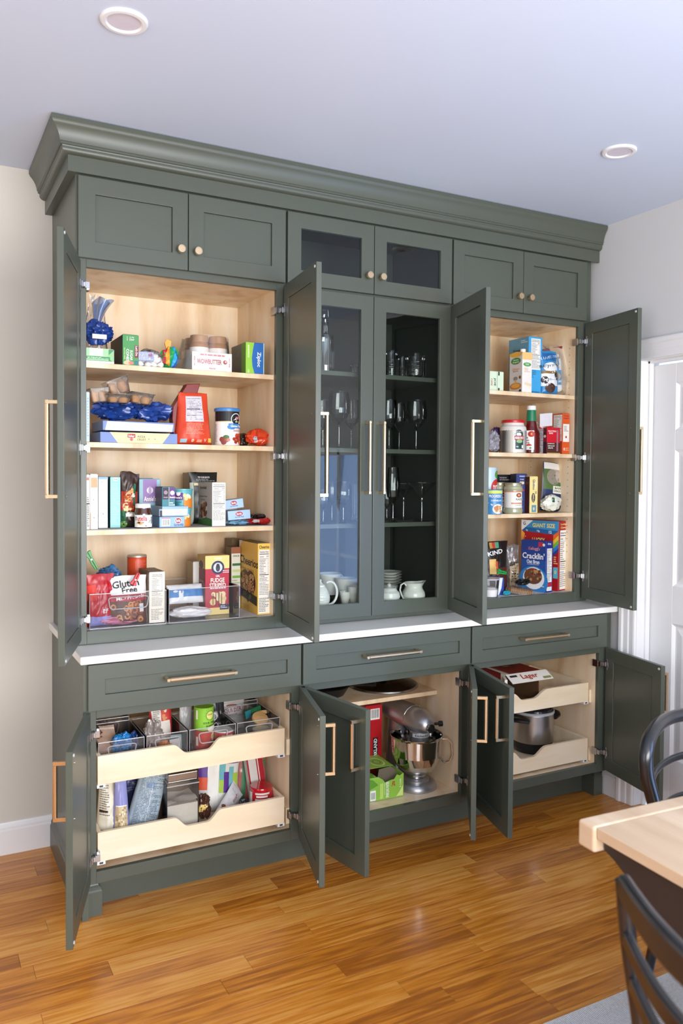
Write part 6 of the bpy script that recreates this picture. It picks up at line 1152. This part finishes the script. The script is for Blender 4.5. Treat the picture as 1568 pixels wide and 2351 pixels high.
for k, (zz, c, tx) in enumerate(((zi, '#c0392c', 'red canister of crisps, the lower of the two in the third bin'), (zi+.0855, '#8cc63f', 'green canister of sour cream and onion crisps standing on the red one'))):
    art = ([('r', .05, .35, .16, .75, '#e6ddcc'), ('e', .82, .72, .14, .2, '#e8d08a'), ('t', 'GOOD', .82, .74, .08, '#7a6a2c', 0, .2), ('pieces', .6, .0, .95, .3, 7, ['#e3d2b4', '#c9b088'], .08)] if k == 0 else
           [('r', .05, .5, .14, .9, '#f0ead0'), ('ring', .64, .66, .19, None, .08, '#6a8a20'), ('e', .64, .66, .15, None, '#d9d27a'), ('t', 'GOOD', .64, .70, .07, '#5a6a1c', 0, .22), ('t', 'SOUR CREAM', .64, .34, .085, '#35481a', 0, .56), ('t', '& ONION', .66, .20, .085, '#35481a', 0, .38), ('e', .76, .06, .25, .12, '#f0ead2')]+[('p', [(.64+.21*cos(a), .66+.3*sin(a)), (.64+.25*cos(a+.04), .66+.36*sin(a+.04)), (.64+.25*cos(a-.02), .66+.36*sin(a-.02))], '#5a7a1c') for a in [q*pi/8 for q in range(9)]])
    cyl('crisp_can', tx, 'can', 0, 0, 0, zz, 0, c, art, x=xat(465, -.03, zz+.06), h=.084, r=.037, a0=-165, a1=-15, group='round crisp canisters') 
for n_ in ('crisp_can.001', 'crisp_can.002'): bpy.data.objects[n_].location.y = -.045
t = cyl('dip_tub', 'flat red tub with a clear lid lying at the front of the third bin', 'tub', 0, 0, 0, zi+.045, 0, '#c43a2c', [('r', .2, .2, .7, .7, '#ecebe8'), ('l', .24, .3, .66, .6, 2, '#55524c')], x=xat(513, -.07, .56), h=.036, r=.036, lid=C('#d6d4d2', .2), lidh=.004, lidc=1.06, a0=-150, a1=-10); t.location.y = -.075
cyl('dip_tub', 'second flat tub underneath the red one in the third bin', 'tub', 0, 0, 0, zi, 0, '#a8322a', [], x=xat(513, -.07, .56), h=.040, r=.035, lid=C('#d6d4d2', .2), lidh=.004); bpy.data.objects['dip_tub.001'].location.y = -.075
pouch('snack_bag', 'black snack bag with white swirls behind the red tub in the third bin', 'bag', (xat(498, .03, .6), .03, zi+.0), .07, .165, .03, '#1c1c1e', [('ring', .3, .6, .2, None, .2, '#d0d0d0'), ('ring', .4, .4, .15, None, .25, '#d0d0d0')], seed=221, amp=.25, tilt=(-5, 0))
pouch('snack_bag', 'silver edge-on bag between the third and fourth bins', 'bag', (xat(428, .05, .6), .06, zi), .05, .16, .03, '#c4c4c4', [], seed=223, amp=.3)
t = pouch('chip_bag', 'white potato chip bag with red lettering in the back right bin', 'bag', ((b3[0]+b3[1])/2-.012, .15, zi), .115, .125, .04, '#d9d6cf', [('r', .1, .52, .9, .80, '#efece6'), ('t', 'BOULDER', .5, .66, .13, '#a8242c', 4, .72), ('t', 'CANYON', .5, .52, .06, '#7a6a58', 4, .36), ('e', .5, .80, .2, .05, '#b85a4a')], seed=231, amp=.15)
for k in range(4):
    c = MB().lathe([(.001, 0), (.030, 0), (.033, .006), (.031, .013), (.001, .018)], C('#d0a56c' if k < 3 else '#b98a58', .7, 0, .15, 60), n=20).build('cookie', loc=(xat((598, 592, 620, 606)[k], -.03, .56), (-.02, -.075, .03, -.07)[k], zi+(.078, .045, .08, .03)[k]), rot=((.5, .3, -.4, 0)[k], .1, 0), smooth=50)
    tag(c, ('large tan cookie on top of the pile in the right front bin', 'tan cookie tilted low at the front of the right front bin', 'tan cookie at the back right of the right front bin', 'darker cookie at the bottom of the right front bin')[k], 'cookie', 'cookies in the right bin')
cyl('cookie_tub', 'round clear tub of cookies behind the handle of the right bin', 'tub', 0, 0, 0, zi+.035, 0, C('#c9a877', .6), [], x=xat(603, -.09, .54), h=.030, r=.036, lid=C('#aeb4ac', .2), lidh=.004); bpy.data.objects['cookie_tub'].location.y = -.08
carton('tea_box', 'dark green packet lying above the cookies in the right bin', 'box', 0, 0, 0, 0, 0, 0, '#1f6a44', {'F': [('r', .0, 0, .35, 1, '#2a7a8c'), ('l', .4, .3, .9, .7, 2, '#4a9a6a')]}, loc=(xat(567, .02, .6), .03, zi+.072), size=(.075, .01, .03), rot=.2, tilt=(0, -10))
# ------------------------------------------------------------ lower pull-out tray
zi = T2
oats = C('#c9b48c', .8, 0, .35, 160, bump=.8, bscale=260)
def P2(u, y, v=None): x = xat(u, y, T2+.08); return x
x = P2(252, -.06); hq = .235
t = pouch('oats_bag', 'cream printed bag of oats at the left end of the lower tray', 'bag', (x, -.05, zi), xat(288, -.06, .3)-xat(222, -.06, .3), hq, .10, '#dcd5c0', [('l', .05, .45, .42, .95, 16, '#6f6a5c', .4), ('r', .05, .50, .35, .53, '#2a1c18'), ('r', .08, .22, .32, .25, '#8a8272'), ('l', .05, .08, .38, .2, 5, '#8a8272')], seed=241, amp=.14, taper=.35, rough=.5)
mb = MB()
pouch('oats_bag', 'lilac-edged bag of rolled oats standing just in front of the cream one', 'bag', (x+.032, -.085, zi), .070, .225, .075, '#8f90c4', [('r', .1, .02, .82, .62, '#c9b48c'), ('pieces', .12, .04, .8, .60, 90, ['#d8c8a4', '#b39c70', '#e8dcc0', '#9c8458'], .05), ('r', .1, .62, .82, .635, '#e8e6e0'), ('r', .48, .64, .50, .9, '#6f70a4')], seed=243, amp=.1, taper=.45, rough=.4)
x = P2(338, -.05)
pouch('flour_bag', 'large pale grey-blue printed flour bag leaning to the right in the lower tray', 'bag', (x-.035, -.055, zi), .118, .29, .075, '#a4b2ba', [('l', .1, .03, .9, .93, 50, '#5f707c', .42), ('r', .48, .0, .50, 1, '#c2ccd0'), ('r', .3, .60, .55, .66, '#6a86a4')], seed=251, amp=.18, tilt=(-6, 17), rough=.5, taper=.1)
pouch('flour_bag', 'dark blue and green bag half hidden behind the grey-blue flour bag', 'bag', (P2(305, .06), .07, zi), .11, .26, .06, '#343a66', [('r', .1, .72, .9, .95, '#3a2f4a'), ('e', .7, .85, .1, None, '#c9a84a'), ('l', .1, .5, .8, .7, 8, '#5a5f94')], seed=253, amp=.2)
carton('flour_box', 'white and pale green carton behind the oats bags in the lower tray', 'box', 0, 0, 0, 0, 0, 0, '#d9dcc8', {'F': [('r', .6, 0, 1, 1, '#9fb8a8')]}, loc=(P2(262, .06), .06, zi), size=(.075, .06, .235), rot=.05)
# canister with steel lid
x0, x1 = xat(383, -.095, .40), xat(457, -.095, .40); w = x1-x0
t = thing('storage_canister', 'square clear canister of flour with a brushed steel lid in the lower tray', 'canister', (x0, -.095, zi)); hc = zat(1802, x0, -.095)-zi; d = .12
MB().box((0, 0, 0), (w, .003, hc), ACRYL).box((0, d-.003, 0), (w, d, hc), ACRYL).box((0, .003, 0), (.003, d-.003, hc), ACRYL).box((w-.003, .003, 0), (w, d-.003, hc), ACRYL).build('clear_body', t, bevel=.001)
m = MB(); m.grid(lambda a, b: (.004+(w-.008)*a, .004+(d-.008)*b, hc*.56+.012*noise.noise(Vector((a*2, b*2, 3)))+.01*a), 10, 8, C('#cfc8b8', .9, 0, .1, 80)); m.box((.004, .004, .003), (w-.004, d-.004, hc*.55), C('#cfc8b8', .9, 0, .1, 80)); m.build('flour', t)
lh = zat(1785, x0, -.09)-zat(1802, x0, -.09)
MB().box((.004, .004, hc), (w-.004, d-.004, hc+.006), C('#9a9690', .2, 1)).box((.006, .002, hc+.006), (w-.004, d-.002, hc+.006+lh), C('#b9b3aa', .25, 1, .05)).build('lid', t, bevel=.003)
MB().box((.0, -.001, hc-.012), (w, .0, hc-.008), RIM).build('rim', t)
bpy.data.objects['storage_canister']['label'] = 'square clear canister of flour with a brushed steel lid in the lower tray'
x = P2(505, .02)
pouch('tortilla_bag', 'clear bag with white, purple, green and turquoise panels in the lower tray', 'bag', (x-.012, .03, zi), .17, .235, .05, '#e4e2dc', [('r', .22, .0, .46, 1, '#eceae4'), ('t', 'MINT', .36, .84, .05, '#7a8aa0', -75, .14), ('r', 0, .55, .2, .75, '#5a2f8c'), ('r', 0, .75, .2, .95, '#6ab4bc'), ('r', .0, .35, .2, .55, '#d8502c'), ('r', .48, .75, .98, .88, '#5a2f8c'), ('r', .48, .5, .64, .75, '#6ab4bc'), ('r', .60, .3, .74, .62, '#5a2f8c'), ('r', .74, .3, .86, .7, '#74b8c4'), ('r', .84, .28, .98, .6, '#a8c84a'), ('r', .48, .3, .6, .5, '#a8c84a')], seed=261, amp=.14, tilt=(-6, 6), rough=.2)
pouch('snack_bag', 'clear zip bag with red and green stripes at the back right of the lower tray', 'bag', (P2(575, .06), .07, zi), .13, .25, .04, '#b8706c', [('r', .15, .0, .28, 1, '#3f8a5a'), ('r', .62, .0, .68, 1, '#2a5fb0'), ('r', .3, .5, .95, .62, '#3f8a5a'), ('r', .3, .34, .95, .44, '#b0303a'), ('pieces', .7, .7, .98, .95, 8, ['#d8502c', '#e88a3a', '#8a3fa0'], .05)], seed=263, amp=.2, tilt=(-4, 5), rough=.2)
carton('candy_box', 'thin red and white box tilted at the back right of the lower tray', 'box', 0, 0, 0, 0, 0, 0, '#b0202e', {'F': [('r', .08, .3, .55, .9, '#dcdad6'), ('r', .62, 0, .68, 1, '#e8e0dc')], 'L': [('r', .3, 0, .6, 1, '#e8e0dc')]}, loc=(P2(583, .0), .01, zi), size=(.07, .03, .225), rot=.1, tilt=(0, -9), side='#d6cfcb')
pouch('snack_bag', 'white bag with brown chocolate curls lying across the front of the lower tray', 'bag', (P2(502, -.06)+.0, -.075, zi+.006), .075, .165, .045, '#dcdde2', [('pieces', .1, .05, .9, .3, 16, ['#5a3424', '#7a4a34', '#3f2218'], .1), ('t', 'YOGURT', .5, .66, .12, '#a83a44', 90, .3), ('e', .3, .8, .2, .06, '#c4c6cc')], seed=271, amp=.2, tilt=(-38, 58), rough=.25)
crumple('snack_bag', 'brown and yellow wrapper beside the square canister', 'bag', (P2(466, -.03), -.035, zi), .032, .03, .055, '#4a2a1e', 273, .3, 2, art=[('r', .6, .4, .8, .6, '#e0c070')])
t = cyl('red_canister', 'red and white round canister with a red lid at the right of the lower tray', 'canister', 572, 626, -.055, zi, 1802, '#ece8e2', [('r', 0, .74, 1, .92, '#b5141f'), ('r', .0, 0, .12, 1, '#b5141f'), ('r', .62, 0, 1, 1, '#c01a26'), ('r', .16, .80, .54, .88, '#f2ebe6'), ('t', 'BIG', .40, .60, .06, '#26211f', 0, .2)], lid=C('#b8121f', .15, 0, .03, coat=1), lidh=.016, lidc=1.0, a0=-160, a1=-10)
crumple('snack_bag', 'dark foil wrapper left of the red canister', 'bag', (P2(560, -.05), -.05, zi), .025, .02, .03, '#2a2c3a', 275, .3, 2)
